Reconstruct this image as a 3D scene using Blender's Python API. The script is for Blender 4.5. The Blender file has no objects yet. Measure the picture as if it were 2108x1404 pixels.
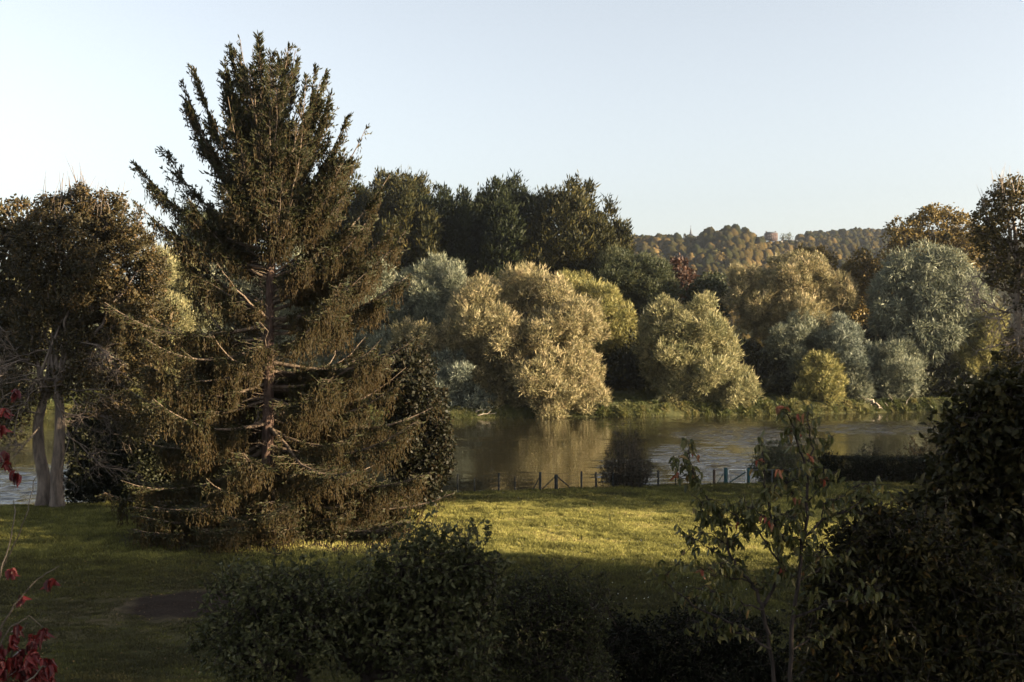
import bpy, math, random
import numpy as np

C = bpy.context.scene
# ------------------------------------------------------------------ camera
F = 2260.0           # focal length in photo pixels (photo is 2108 x 1404)
CZ = 10.3            # eye height above the lawn by the river
cam_d = bpy.data.cameras.new("camera")
cam = bpy.data.objects.new("camera", cam_d)
C.collection.objects.link(cam)
cam.location = (0, 0, CZ)
cam.rotation_euler = (math.radians(90), 0, 0)
cam_d.sensor_width = 36
cam_d.lens = 36 * F / 2108
cam_d.clip_end = 9000
cam_d.clip_start = 0.1
C.camera = cam

# ------------------------------------------------------------------ light
SUN = np.array([0.96, -0.28, 0.0]); SUN /= np.linalg.norm(SUN)
SUN_EL = math.radians(13.5)
world = bpy.data.worlds.new("World")
C.world = world
world.use_nodes = True
nt = world.node_tree
nt.nodes.clear()
sky = nt.nodes.new("ShaderNodeTexSky")
sky.sky_type = 'NISHITA'
sky.sun_disc = False
sky.sun_elevation = SUN_EL
sky.sun_rotation = math.atan2(SUN[0], SUN[1])
sky.altitude = 50
sky.air_density = 1.0
sky.dust_density = 2.2
sky.ozone_density = 1.0
bg = nt.nodes.new("ShaderNodeBackground")
bg.inputs['Strength'].default_value = 0.068
wo = nt.nodes.new("ShaderNodeOutputWorld")
hs = nt.nodes.new("ShaderNodeHueSaturation")      # thin high veil: the evening sky is pale
hs.inputs['Saturation'].default_value = 0.42
nt.links.new(sky.outputs[0], hs.inputs['Color'])
nt.links.new(hs.outputs[0], bg.inputs[0])
nt.links.new(bg.outputs[0], wo.inputs[0])
sd = bpy.data.lights.new("sun", 'SUN')
sd.energy = 5.0
sd.angle = math.radians(0.6)
sd.color = (1.0, 0.80, 0.52)
so = bpy.data.objects.new("sun", sd)
C.collection.objects.link(so)
from mathutils import Vector
dv = Vector((SUN[0] * math.cos(SUN_EL), SUN[1] * math.cos(SUN_EL), math.sin(SUN_EL)))
so.rotation_euler = dv.to_track_quat('Z', 'Y').to_euler()
so.location = (60, -30, 60)
C.view_settings.view_transform = 'Standard'
C.view_settings.look = 'None'
C.view_settings.exposure = 2.2
C.view_settings.gamma = 1.0
C.cycles.max_bounces = 5
C.cycles.diffuse_bounces = 3
C.cycles.glossy_bounces = 3
C.cycles.transmission_bounces = 3
C.cycles.volume_bounces = 0
C.cycles.use_denoising = True
C.cycles.denoising_prefilter = 'FAST'
C.cycles.use_adaptive_sampling = False

# ------------------------------------------------------------------ helpers
PI = math.pi
def P(px, py, Y):
    return np.array([(px - 1054) / F * Y, Y, CZ - (py - 702) / F * Y])
def PX(px, Y): return (px - 1054) / F * Y
def norm(v): return v / np.maximum(np.linalg.norm(v, axis=-1, keepdims=True), 1e-9)
def rdir(rng, n): return norm(rng.normal(size=(n, 3)))

def nmat(name, build):
    m = bpy.data.materials.new(name); m.use_nodes = True
    t = m.node_tree; t.nodes.clear()
    out = t.nodes.new("ShaderNodeOutputMaterial")
    build(t, out)
    return m
def N(t, kind, **kw):
    n = t.nodes.new(kind)
    for k, v in kw.items(): setattr(n, k, v)
    return n
def ramp(t, cols, pos=None):
    r = t.nodes.new("ShaderNodeValToRGB")
    e = r.color_ramp.elements
    n = len(cols)
    pos = pos or [i / (n - 1) for i in range(n)]
    while len(e) < n: e.new(0.5)
    for i in range(n):
        e[i].position = pos[i]; e[i].color = (*cols[i], 1)
    return r
def leaf_mat(name, cols, pos=None, transl=0.28, rough=0.55, spec=0.25):
    def b(t, out):
        a = N(t, "ShaderNodeAttribute", attribute_name='tint')
        r = ramp(t, cols, pos)
        t.links.new(a.outputs['Fac'], r.inputs[0])
        p = N(t, "ShaderNodeBsdfPrincipled")
        p.inputs['Roughness'].default_value = rough
        p.inputs['Specular IOR Level'].default_value = spec
        t.links.new(r.outputs[0], p.inputs['Base Color'])
        tr = N(t, "ShaderNodeBsdfTranslucent")
        t.links.new(r.outputs[0], tr.inputs['Color'])
        mx = N(t, "ShaderNodeMixShader")
        mx.inputs[0].default_value = transl
        t.links.new(p.outputs[0], mx.inputs[1]); t.links.new(tr.outputs[0], mx.inputs[2])
        t.links.new(mx.outputs[0], out.inputs[0])
    return nmat(name, b)
def bark_mat(name, c1, c2, scale=3.0, rough=0.9, stretch=0.25):
    def b(t, out):
        g = N(t, "ShaderNodeNewGeometry")
        mp = N(t, "ShaderNodeMapping"); mp.inputs['Scale'].default_value = (scale, scale, scale * stretch)
        t.links.new(g.outputs['Position'], mp.inputs[0])
        no = N(t, "ShaderNodeTexNoise"); no.inputs['Scale'].default_value = 2.0; no.inputs['Detail'].default_value = 6
        no.inputs['Roughness'].default_value = 0.65
        t.links.new(mp.outputs[0], no.inputs['Vector'])
        r = ramp(t, [c1, c2], [0.35, 0.68])
        t.links.new(no.outputs[0], r.inputs[0])
        bp = N(t, "ShaderNodeBump"); bp.inputs['Strength'].default_value = 0.7; bp.inputs['Distance'].default_value = 0.05
        t.links.new(no.outputs[0], bp.inputs['Height'])
        p = N(t, "ShaderNodeBsdfPrincipled"); p.inputs['Roughness'].default_value = rough
        p.inputs['Specular IOR Level'].default_value = 0.2
        t.links.new(r.outputs[0], p.inputs['Base Color']); t.links.new(bp.outputs[0], p.inputs['Normal'])
        t.links.new(p.outputs[0], out.inputs[0])
    return nmat(name, b)

class MB:
    """collects vertices, quads and a per-face tint; builds ONE mesh object"""
    def __init__(s): s.v = []; s.f = []; s.t = []; s.n = 0
    def add(s, v, f, tint=0.5):
        v = np.asarray(v, float).reshape(-1, 3); f = np.asarray(f, np.int64).reshape(-1, 4)
        s.v.append(v); s.f.append(f + s.n); s.n += len(v)
        s.t.append(np.broadcast_to(np.asarray(tint, float), (len(f),)))
    def tube(s, pts, rad, sides=6, tint=0.5, cap=True):
        pts = np.asarray(pts, float); n = len(pts)
        rad = np.broadcast_to(np.asarray(rad, float), (n,))
        d = norm(np.gradient(pts, axis=0))
        ref = np.array([0.31, 0.95, 0.05]) if abs(d[0][1]) < 0.8 else np.array([0.95, 0.1, 0.3])
        a = norm(np.cross(d, ref)); b = np.cross(d, a)
        an = np.arange(sides) / sides * 2 * PI
        v = pts[:, None] + rad[:, None, None] * (np.cos(an)[None, :, None] * a[:, None] + np.sin(an)[None, :, None] * b[:, None])
        i = np.arange(n - 1)[:, None] * sides; j = np.arange(sides)[None, :]; k = (j + 1) % sides
        f = np.stack([i + j, i + k, i + sides + k, i + sides + j], -1).reshape(-1, 4)
        s.add(v.reshape(-1, 3), f, tint)
        if cap and sides == 4:
            o = s.n - n * 4
            s.f.append(np.array([[o + 3, o + 2, o + 1, o], [s.n - 4, s.n - 3, s.n - 2, s.n - 1]])); s.t.append(np.full(2, 0.5))
    def cones(s, a, b, r0, r1, tint=0.5):
        """many thin straight 3-sided twigs"""
        a = np.asarray(a, float); b = np.asarray(b, float); n = len(a)
        if n == 0: return
        d = norm(b - a); ref = np.where(np.abs(d[:, 2:3]) < 0.9, np.array([[0, 0, 1.0]]), np.array([[1.0, 0, 0]]))
        u = norm(np.cross(d, ref)); w = np.cross(d, u)
        r0 = np.broadcast_to(r0, (n,)); r1 = np.broadcast_to(r1, (n,))
        vs = []
        for c, r in ((a, r0), (b, r1)):
            for k in range(3):
                an = k * 2 * PI / 3
                vs.append(c + r[:, None] * (math.cos(an) * u + math.sin(an) * w))
        v = np.stack(vs, 1)
        o = np.arange(n)[:, None, None] * 6
        f = np.array([[0, 1, 4, 3], [1, 2, 5, 4], [2, 0, 3, 5]])[None] + o
        s.add(v.reshape(-1, 3), f.reshape(-1, 4), np.repeat(np.broadcast_to(tint, (n,)), 3))
    def kites(s, rng, p, d, l, w, tint, side=None):
        n = len(p)
        if n == 0: return
        l = np.broadcast_to(l, (n,))[:, None]; w = np.broadcast_to(w, (n,))[:, None]
        if side is None: side = norm(np.cross(d, rdir(rng, n)))
        v = np.stack([p, p + d * l * .45 + side * w / 2, p + d * l, p + d * l * .45 - side * w / 2], 1)
        f = np.arange(n * 4).reshape(n, 4)
        s.add(v.reshape(-1, 3), f, tint)
    def leaves(s, rng, p, d, l, w, tint, fold=0.25, curl=0.15, nrm=None):
        """six-sided leaves folded along the midrib"""
        n = len(p)
        if n == 0: return
        l = np.broadcast_to(l, (n,))[:, None]; w = np.broadcast_to(w, (n,))[:, None]
        up = rdir(rng, n) * 0.8 + np.array([0, 0, 0.7]) if nrm is None else nrm
        sd_ = norm(np.cross(d, up)); u = np.cross(sd_, d)
        h = u * w * fold
        v = np.stack([p, p + d * l * .28 + sd_ * w * .46 + h, p + d * l * .65 + sd_ * w * .38 + h * .8 - u * l * curl * .4,
                      p + d * l - u * l * curl,
                      p + d * l * .65 - sd_ * w * .38 + h * .8 - u * l * curl * .4, p + d * l * .28 - sd_ * w * .46 + h], 1)
        o = np.arange(n)[:, None, None] * 6
        f = np.array([[0, 1, 2, 3], [0, 3, 4, 5]])[None] + o
        s.add(v.reshape(-1, 3), f.reshape(-1, 4), np.repeat(np.broadcast_to(tint, (n,)), 2))
    def box(s, c, h, R=None, tint=0.5):
        c = np.asarray(c, float); h = np.asarray(h, float)
        sg = np.array([[x, y, z] for z in (-1, 1) for y in (-1, 1) for x in (-1, 1)], float) * h
        if R is not None: sg = sg @ np.asarray(R, float).T
        s.add(sg + c, [[0, 2, 3, 1], [4, 5, 7, 6], [0, 1, 5, 4], [2, 6, 7, 3], [0, 4, 6, 2], [1, 3, 7, 5]], tint)
    def build(s, name, mat, parent=None, origin=None, smooth=False):
        v = np.concatenate(s.v) if s.v else np.zeros((0, 3)); f = np.concatenate(s.f); t = np.concatenate(s.t)
        if origin is not None: v = v - np.asarray(origin)
        me = bpy.data.meshes.new(name)
        me.vertices.add(len(v)); me.vertices.foreach_set('co', v.astype(np.float32).ravel())
        me.loops.add(f.size); me.loops.foreach_set('vertex_index', f.astype(np.int32).ravel())
        me.polygons.add(len(f)); me.polygons.foreach_set('loop_start', np.arange(0, f.size, 4, dtype=np.int32))
        if smooth: me.polygons.foreach_set('use_smooth', np.ones(len(f), bool))
        me.update(calc_edges=True)
        at = me.attributes.new('tint', 'FLOAT', 'FACE')
        at.data.foreach_set('value', np.clip(t, 0, 1).astype(np.float32))
        me.materials.append(mat)
        o = bpy.data.objects.new(name, me)
        C.collection.objects.link(o)
        if parent is not None: o.parent = parent
        return o

def tag(o, label=None, cat=None, group=None, kind=None):
    if label: o['label'] = label
    if cat: o['category'] = cat
    if group: o['group'] = group
    if kind: o['kind'] = kind
    return o
def thing(name, label, cat, loc, group=None):
    o = bpy.data.objects.new(name, None); C.collection.objects.link(o)
    o.empty_display_size = 0.5
    o.location = [float(x) for x in loc]
    return tag(o, label, cat, group)

def vnoise(x, y, seed=0):
    """smooth value noise, vectorised"""
    xi = np.floor(x).astype(np.int64); yi = np.floor(y).astype(np.int64)
    fx = x - xi; fy = y - yi
    fx = fx * fx * (3 - 2 * fx); fy = fy * fy * (3 - 2 * fy)
    def h(a, b):
        n = (a * 374761393 + b * 668265263 + seed * 1442695041) & 0xFFFFFFFF
        n = ((n ^ (n >> 13)) * 1274126177) & 0xFFFFFFFF
        return ((n ^ (n >> 16)) & 0xFFFF) / 65535.0
    return (h(xi, yi) * (1 - fx) + h(xi + 1, yi) * fx) * (1 - fy) + (h(xi, yi + 1) * (1 - fx) + h(xi + 1, yi + 1) * fx) * fy
def sstep(a, b, x):
    t = np.clip((x - a) / (b - a), 0, 1); return t * t * (3 - 2 * t)

# ------------------------------------------------------------------ the ground
WATER_Z = -1.5
def near_edge(x):   # where the lawn ends
    return np.interp(x, [-200, -60, -30, -12, -3.75, 15.6, 27.7, 45, 90, 300], [62, 66, 68.5, 72, 74.6, 79.0, 79.6, 84, 92, 120])
def far_edge(x):
    return np.interp(x, [-400, -60, -11, 0, 20, 40, 64, 110, 400], [150, 166, 168, 170, 172, 176.5, 182.5, 186, 200]) + 0.5 * np.sin(x * .23)
def ground_z(x, y):
    x = np.asarray(x, float); y = np.asarray(y, float)
    slope = np.interp(y, [-60, 0, 8, 12, 16, 20, 25, 30, 36], [7.0, 6.9, 6.2, 5.15, 4.0, 2.9, 1.5, 0.45, 0.0])
    lump = 0.10 * (vnoise(x / 3.1, y / 3.1, 3) - .5) + 0.25 * (vnoise(x / 9, y / 9, 4) - .5)
    e = near_edge(x)
    d = y - e
    z = slope + lump * sstep(-1, -6, d) 
    z = z - 3.2 * sstep(0.2, 4.5, d)
    fd = y - far_edge(x)
    bank = 0.35 + 1.9 * sstep(1.5, 18, fd) + 0.25 * (vnoise(x / 2.9, y / 2.3, 8) - .5) * sstep(0, 2, fd) + 1.0 * (vnoise(x / 30, y / 30, 9) - .5) * sstep(20, 60, fd)
    z = z + (bank - z) * sstep(-2.5, 0.9, fd)
    return z
gy = np.concatenate([np.arange(-60, 26, 3.0), np.arange(26, 90, 0.45), np.arange(90, 164, 3.0), np.arange(164, 200, 0.5), np.arange(200, 300, 8), np.geomspace(300, 4200, 14)])
gx0 = np.concatenate([np.arange(0, 46, 0.5), np.arange(46, 110, 1.3), np.geomspace(112, 4000, 20)])
gx = np.concatenate([-gx0[::-1][:-1], gx0])
X, Yg = np.meshgrid(gx, gy)
Z = ground_z(X, Yg)
near_lumps = (0.10 * (vnoise(X / .9, Yg / .7, 11) - .5) + 0.07 * (vnoise(X / .5, Yg / .45, 12) - .5)) * sstep(24, 32, Yg) * sstep(0, 3, near_edge(X) - Yg)
Z = Z + near_lumps
def grid_faces(r, c):
    i = np.arange(r - 1)[:, None] * c + np.arange(c - 1)[None]
    return np.stack([i, i + 1, i + c + 1, i + c], -1).reshape(-1, 4)
def ground_shader(t, out):
    g = N(t, "ShaderNodeNewGeometry")
    def noise(scale, detail=5, vec=None, rough=.6):
        n = N(t, "ShaderNodeTexNoise"); n.inputs['Scale'].default_value = scale; n.inputs['Detail'].default_value = detail
        n.inputs['Roughness'].default_value = rough
        t.links.new(vec or g.outputs['Position'], n.inputs['Vector']); return n
    n1 = noise(0.9, 8); n2 = noise(0.12, 4); n3 = noise(12, 3)
    r1 = ramp(t, [(.030, .033, .013), (.055, .054, .021), (.095, .08, .036)], [.3, .55, .75])
    t.links.new(n1.outputs[0], r1.inputs[0])
    dry = ramp(t, [(.035, .038, .014), (.07, .058, .03), (.12, .09, .055)], [.3, .5, .7])
    t.links.new(n1.outputs[0], dry.inputs[0])
    # dry trampled area and bare soil on the left of the lawn
    def blob(cx, cy, sx, sy, lo, hi, warp=1.4):
        mp = N(t, "ShaderNodeMapping"); mp.inputs['Location'].default_value = (-cx / sx, -cy / sy, 0); mp.inputs['Scale'].default_value = (1 / sx, 1 / sy, 0)
        t.links.new(g.outputs['Position'], mp.inputs[0])
        ln = N(t, "ShaderNodeVectorMath", operation='LENGTH'); t.links.new(mp.outputs[0], ln.inputs[0])
        w = N(t, "ShaderNodeMath", operation='MULTIPLY_ADD'); w.inputs[1].default_value = warp; w.inputs[2].default_value = -warp / 2
        t.links.new(n1.outputs[0], w.inputs[0])
        ad = N(t, "ShaderNodeMath", operation='ADD'); t.links.new(ln.outputs['Value'], ad.inputs[0]); t.links.new(w.outputs[0], ad.inputs[1])
        mr = N(t, "ShaderNodeMapRange"); mr.inputs[1].default_value = lo; mr.inputs[2].default_value = hi; mr.inputs[3].default_value = 1; mr.inputs[4].default_value = 0
        t.links.new(ad.outputs[0], mr.inputs[0]); return mr
    b1 = blob(-14.0, 42.5, 5.5, 4.6, .45, 1.5)
    b2 = blob(-12.9, 43.2, 2.5, 2.5, .75, 1.15, 0.9)
    b3 = blob(-10.5, 58, 11.5, 7.5, .6, 1.15, .8)
    soil = ramp(t, [(.012, .008, .006), (.032, .021, .015)], [.35, .7]); t.links.new(n3.outputs[0], soil.inputs[0])
    m1 = N(t, "ShaderNodeMixRGB"); t.links.new(b1.outputs[0], m1.inputs[0]); t.links.new(r1.outputs[0], m1.inputs[1]); t.links.new(dry.outputs[0], m1.inputs[2])
    m2 = N(t, "ShaderNodeMixRGB"); t.links.new(b2.outputs[0], m2.inputs[0]); t.links.new(m1.outputs[0], m2.inputs[1]); t.links.new(soil.outputs[0], m2.inputs[2])
    m3 = N(t, "ShaderNodeMixRGB"); t.links.new(b3.outputs[0], m3.inputs[0]); t.links.new(m2.outputs[0], m3.inputs[1]); t.links.new(soil.outputs[0], m3.inputs[2])
    p = N(t, "ShaderNodeBsdfPrincipled"); p.inputs['Roughness'].default_value = 0.95; p.inputs['Specular IOR Level'].default_value = 0.1
    bp = N(t, "ShaderNodeBump"); bp.inputs['Strength'].default_value = 0.8; bp.inputs['Distance'].default_value = 0.12
    t.links.new(n3.outputs[0], bp.inputs['Height']); t.links.new(bp.outputs[0], p.inputs['Normal'])
    t.links.new(m3.outputs[0], p.inputs['Base Color']); t.links.new(p.outputs[0], out.inputs[0])
gm = MB(); gm.add(np.stack([X, Yg, Z], -1).reshape(-1, 3), grid_faces(len(gy), len(gx)))
tag(gm.build('ground', nmat('ground', ground_shader), smooth=True), kind='structure')

def zlawn(x, y):
    z = ground_z(x, y)
    return z + (0.10 * (vnoise(x / .9, y / .7, 11) - .5) + 0.07 * (vnoise(x / .5, y / .45, 12) - .5)) * sstep(24, 32, y) * sstep(0, 3, near_edge(x) - y)

# ------------------------------------------------------------------ the river
def water_shader(t, out):
    g = N(t, "ShaderNodeNewGeometry")
    def wave(sx, sy, detail, rough=.55):
        mp = N(t, "ShaderNodeMapping"); mp.inputs['Scale'].default_value = (sx, sy, 1); mp.inputs['Rotation'].default_value = (0, 0, .12)
        t.links.new(g.outputs['Position'], mp.inputs[0])
        n = N(t, "ShaderNodeTexNoise"); n.inputs['Scale'].default_value = 1; n.inputs['Detail'].default_value = detail; n.inputs['Roughness'].default_value = rough
        t.links.new(mp.outputs[0], n.inputs['Vector']); return n
    w1 = wave(.30, .9, 3); w2 = wave(1.2, 3.0, 3); w3 = wave(.03, .075, 4)
    # patches of river ruffled by the breeze
    def patch(cx, cy, sx, sy, gain):
        mp = N(t, "ShaderNodeMapping"); mp.inputs['Location'].default_value = (-cx / sx, -cy / sy, 0); mp.inputs['Scale'].default_value = (1 / sx, 1 / sy, 0)
        t.links.new(g.outputs['Position'], mp.inputs[0])
        ln = N(t, "ShaderNodeVectorMath", operation='LENGTH'); t.links.new(mp.outputs[0], ln.inputs[0])
        mr = N(t, "ShaderNodeMapRange", interpolation_type='SMOOTHSTEP'); mr.inputs[1].default_value = .2; mr.inputs[2].default_value = 1; mr.inputs[3].default_value = gain; mr.inputs[4].default_value = 0
        t.links.new(ln.outputs['Value'], mr.inputs[0]); return mr.outputs[0]
    acc = None
    for a in ((29, 140, 14, 26, 1.0), (49, 148, 17, 16, 1.0), (19, 106, 7, 30, 1.0), (11, 100, 4, 20, .5), (-40, 92, 14, 18, .8)):
        q = patch(*a)
        if acc is None: acc = q
        else:
            m = N(t, "ShaderNodeMath", operation='MAXIMUM'); t.links.new(acc, m.inputs[0]); t.links.new(q, m.inputs[1]); acc = m.outputs[0]
    amp = N(t, "ShaderNodeMapRange"); amp.inputs[1].default_value = .45; amp.inputs[2].default_value = .7; amp.inputs[3].default_value = .016; amp.inputs[4].default_value = .09
    t.links.new(w3.outputs[0], amp.inputs[0])
    tot = N(t, "ShaderNodeMath", operation='ADD', use_clamp=True); t.links.new(amp.outputs[0], tot.inputs[0]); t.links.new(acc, tot.inputs[1])
    b1 = N(t, "ShaderNodeBump"); b1.inputs['Distance'].default_value = .3
    t.links.new(tot.outputs[0], b1.inputs['Strength']); t.links.new(w1.outputs[0], b1.inputs['Height'])
    b2 = N(t, "ShaderNodeBump"); b2.inputs['Distance'].default_value = .12
    t.links.new(tot.outputs[0], b2.inputs['Strength']); t.links.new(w2.outputs[0], b2.inputs['Height']); t.links.new(b1.outputs[0], b2.inputs['Normal'])
    p = N(t, "ShaderNodeBsdfPrincipled"); p.inputs['Base Color'].default_value = (.018, .016, .009, 1)
    p.inputs['Roughness'].default_value = 0.06; p.inputs['IOR'].default_value = 1.333
    t.links.new(b2.outputs[0], p.inputs['Normal']); t.links.new(p.outputs[0], out.inputs[0])
wm = MB()
rw = np.random.default_rng(64)
wx = np.concatenate([[-900, -500, -250, -130], np.arange(-84, 90, .5), [130, 250, 500, 900]])
wv = np.concatenate([np.linspace(0, .995, 470), [1.0]])
WX, WV = np.meshgrid(wx, wv)
WY = (near_edge(WX) - .5) * (1 - WV) + (far_edge(WX) + 3) * WV
wh = np.zeros_like(WX)
for lam in np.geomspace(.8, 3.4, 22):
    an = rw.normal(1.45, .42); kx, ky = math.cos(an) * 2 * PI / lam, math.sin(an) * 2 * PI / lam
    wh += .072 * lam / (2 * PI) * np.sin(kx * WX + ky * WY + rw.uniform(0, 6.3))
def wpatch(cx, cy, sx, sy, g):
    return g * sstep(1.0, .15, np.hypot((WX - cx) / sx, (WY - cy) / sy) + .35 * (vnoise(WX / 7, WY / 4, 66) - .5))
wa = .035 + .16 * sstep(.55, .8, vnoise(WX / 26, WY / 7, 67))
for a in ((29, 140, 14, 26, 1.0), (50, 149, 18, 16, 1.0), (19, 106, 8, 30, 1.0), (10, 100, 4, 20, .6), (-40, 92, 14, 18, 1.0)): wa = np.maximum(wa, wpatch(*a))
edge = (np.abs(WX) < 84) * sstep(0, .02, WV)
wm.add(np.stack([WX, WY, WATER_Z + wh * wa * edge], -1).reshape(-1, 3), grid_faces(len(wv), len(wx)))
tag(wm.build('river', nmat('river_water', water_shader), smooth=True), kind='structure')

# ------------------------------------------------------------------ the hill
RIDGE_P = [-500, 300, 800, 1100, 1290, 1350, 1420, 1470, 1510, 1555, 1590, 1640, 1690, 1760, 1850, 2000, 2300, 2900]
RIDGE_Y = [640, 600, 545, 512, 505, 500, 496, 489, 486, 496, 500, 499, 489, 484, 486, 490, 500, 540]
RIDGE_D = [1100, 1100, 1100, 1100, 1080, 1080, 1080, 1060, 1060, 1130, 1200, 1250, 1330, 1400, 1450, 1450, 1450, 1450]
hp = np.linspace(-500, 2900, 240)
hd = np.linspace(0, 1.35, 34)
ry_ = np.interp(hp, RIDGE_P, RIDGE_Y); rd_ = np.interp(hp, RIDGE_P, RIDGE_D)
rz_ = CZ - (ry_ - 702) / F * rd_
def hill_pt(p, s):
    """p: bearing given as photo column, s: 0 foot .. 1 ridge"""
    rz = np.interp(p, hp, rz_); rd = np.interp(p, hp, rd_)
    foot = 560.0
    dist = foot + (rd - foot) * s
    z = 1 + (rz - 1) * (sstep(0, 1, np.minimum(s, 1)) * .55 + .45 * np.minimum(s, 1)) - np.maximum(s - 1, 0) * 60
    z = z + 5 * (vnoise(p / 45, s * 6, 21) - .5) * sstep(0, .2, s) * sstep(1, .85, s)
    return np.stack([(p - 1054) / F * dist, dist, z], -1)
hm = MB()
PP, SS = np.meshgrid(hp, hd)
hm.add(hill_pt(PP, SS).reshape(-1, 3), grid_faces(len(hd), len(hp)))
def hill_shader(t, out):
    g = N(t, "ShaderNodeNewGeometry")
    n = N(t, "ShaderNodeTexNoise"); n.inputs['Scale'].default_value = .05; n.inputs['Detail'].default_value = 6
    t.links.new(g.outputs['Position'], n.inputs['Vector'])
    r = ramp(t, [(.015, .016, .007), (.03, .028, .012), (.045, .036, .016)], [.35, .5, .68]); t.links.new(n.outputs[0], r.inputs[0])
    p = N(t, "ShaderNodeBsdfPrincipled"); p.inputs['Roughness'].default_value = 1; p.inputs['Specular IOR Level'].default_value = 0
    t.links.new(r.outputs[0], p.inputs['Base Color']); t.links.new(p.outputs[0], out.inputs[0])
tag(hm.build('hill', nmat('hill', hill_shader), smooth=True), kind='structure')

# ------------------------------------------------------------------ materials for leaves and bark
M = {}
M['bark'] = bark_mat('grey_bark', (.055, .042, .032), (.17, .14, .11))
M['bark_pale'] = bark_mat('pale_bark', (.12, .095, .075), (.36, .29, .23), 2.2)
M['bark_spruce'] = bark_mat('spruce_bark', (.045, .028, .022), (.15, .098, .076), 4)
M['bark_mid'] = bark_mat('mid_bark', (.08, .062, .052), (.24, .19, .155), 2.2)
M['bark_spruce_limb'] = bark_mat('spruce_limb_bark', (.05, .036, .026), (.20, .15, .11), 3)
M['bark_dark'] = bark_mat('dark_bark', (.018, .014, .012), (.06, .045, .038), 9)
M['dead'] = bark_mat('dead_wood', (.20, .16, .12), (.42, .36, .29), 3)
M['willow'] = leaf_mat('willow_leaves', [(.10, .105, .046), (.21, .195, .09), (.36, .315, .165)])
M['willow_grey'] = leaf_mat('grey_willow_leaves', [(.08, .092, .060), (.16, .17, .11), (.31, .305, .21)])
M['willow_blue'] = leaf_mat('silver_willow_leaves', [(.06, .072, .055), (.125, .142, .106), (.26, .272, .205)])
M['willow_tan'] = leaf_mat('tan_willow_leaves', [(.12, .108, .050), (.24, .207, .10), (.40, .32, .18)])
M['willow_yellow'] = leaf_mat('yellow_willow_leaves', [(.10, .10, .030), (.20, .185, .062), (.35, .30, .115)])
M['poplar'] = leaf_mat('poplar_leaves', [(.008, .011, .004), (.016, .021, .008), (.036, .040, .013)], transl=.2, spec=.12)
M['poplar_gold'] = leaf_mat('autumn_poplar_leaves', [(.011, .013, .005), (.030, .030, .010), (.078, .064, .018)], transl=.2, spec=.12)
M['olive'] = leaf_mat('olive_leaves', [(.025, .032, .014), (.05, .058, .025), (.09, .09, .04)])
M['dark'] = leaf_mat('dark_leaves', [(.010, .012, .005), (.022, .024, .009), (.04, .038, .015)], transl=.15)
M['rust'] = leaf_mat('rust_leaves', [(.028, .014, .008), (.055, .026, .015), (.10, .05, .027)])
M['gold'] = leaf_mat('gold_leaves', [(.05, .042, .012), (.13, .09, .022), (.22, .15, .04)])
M['brown'] = leaf_mat('brown_leaves', [(.022, .020, .009), (.050, .041, .016), (.11, .068, .025)])
M['gold_brown'] = leaf_mat('gold_brown_leaves', [(.03, .027, .010), (.075, .06, .02), (.15, .105, .035)])
M['russet'] = leaf_mat('russet_leaves', [(.008, .010, .004), (.016, .016, .006), (.034, .022, .010)])
M['spruce'] = leaf_mat('spruce_needles', [(.066, .040, .014), (.054, .040, .013), (.026, .028, .009), (.050, .052, .019)], transl=.12, rough=.6)
M['apple'] = leaf_mat('apple_leaves', [(.022, .025, .009), (.06, .063, .023), (.17, .16, .075)], transl=.3, rough=.55, spec=.22)
M['cherry'] = leaf_mat('cherry_leaves', [(.04, .046, .014), (.10, .10, .032), (.18, .15, .05), (.22, .13, .05), (.30, .065, .042)], [0, .45, .75, .9, 1], transl=.4, rough=.42, spec=.4)
M['shrub'] = leaf_mat('yellowing_shrub_leaves', [(.012, .013, .004), (.036, .033, .011), (.085, .064, .02), (.16, .08, .024)], [0, .5, .85, 1], transl=.3, rough=.55, spec=.2)
M['creeper'] = leaf_mat('red_creeper_leaves', [(.03, .004, .004), (.085, .008, .008), (.17, .02, .017)], transl=.25, rough=.45, spec=.4)
M['hedge'] = leaf_mat('hedge_leaves', [(.004, .005, .002), (.009, .011, .004), (.02, .021, .008)], transl=.15, spec=.12)
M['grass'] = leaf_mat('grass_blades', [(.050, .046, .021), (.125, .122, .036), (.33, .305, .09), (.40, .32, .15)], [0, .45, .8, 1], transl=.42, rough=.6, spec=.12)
M['reed'] = leaf_mat('bank_grass', [(.03, .045, .011), (.075, .082, .022), (.17, .14, .05)], transl=.3)

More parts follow.
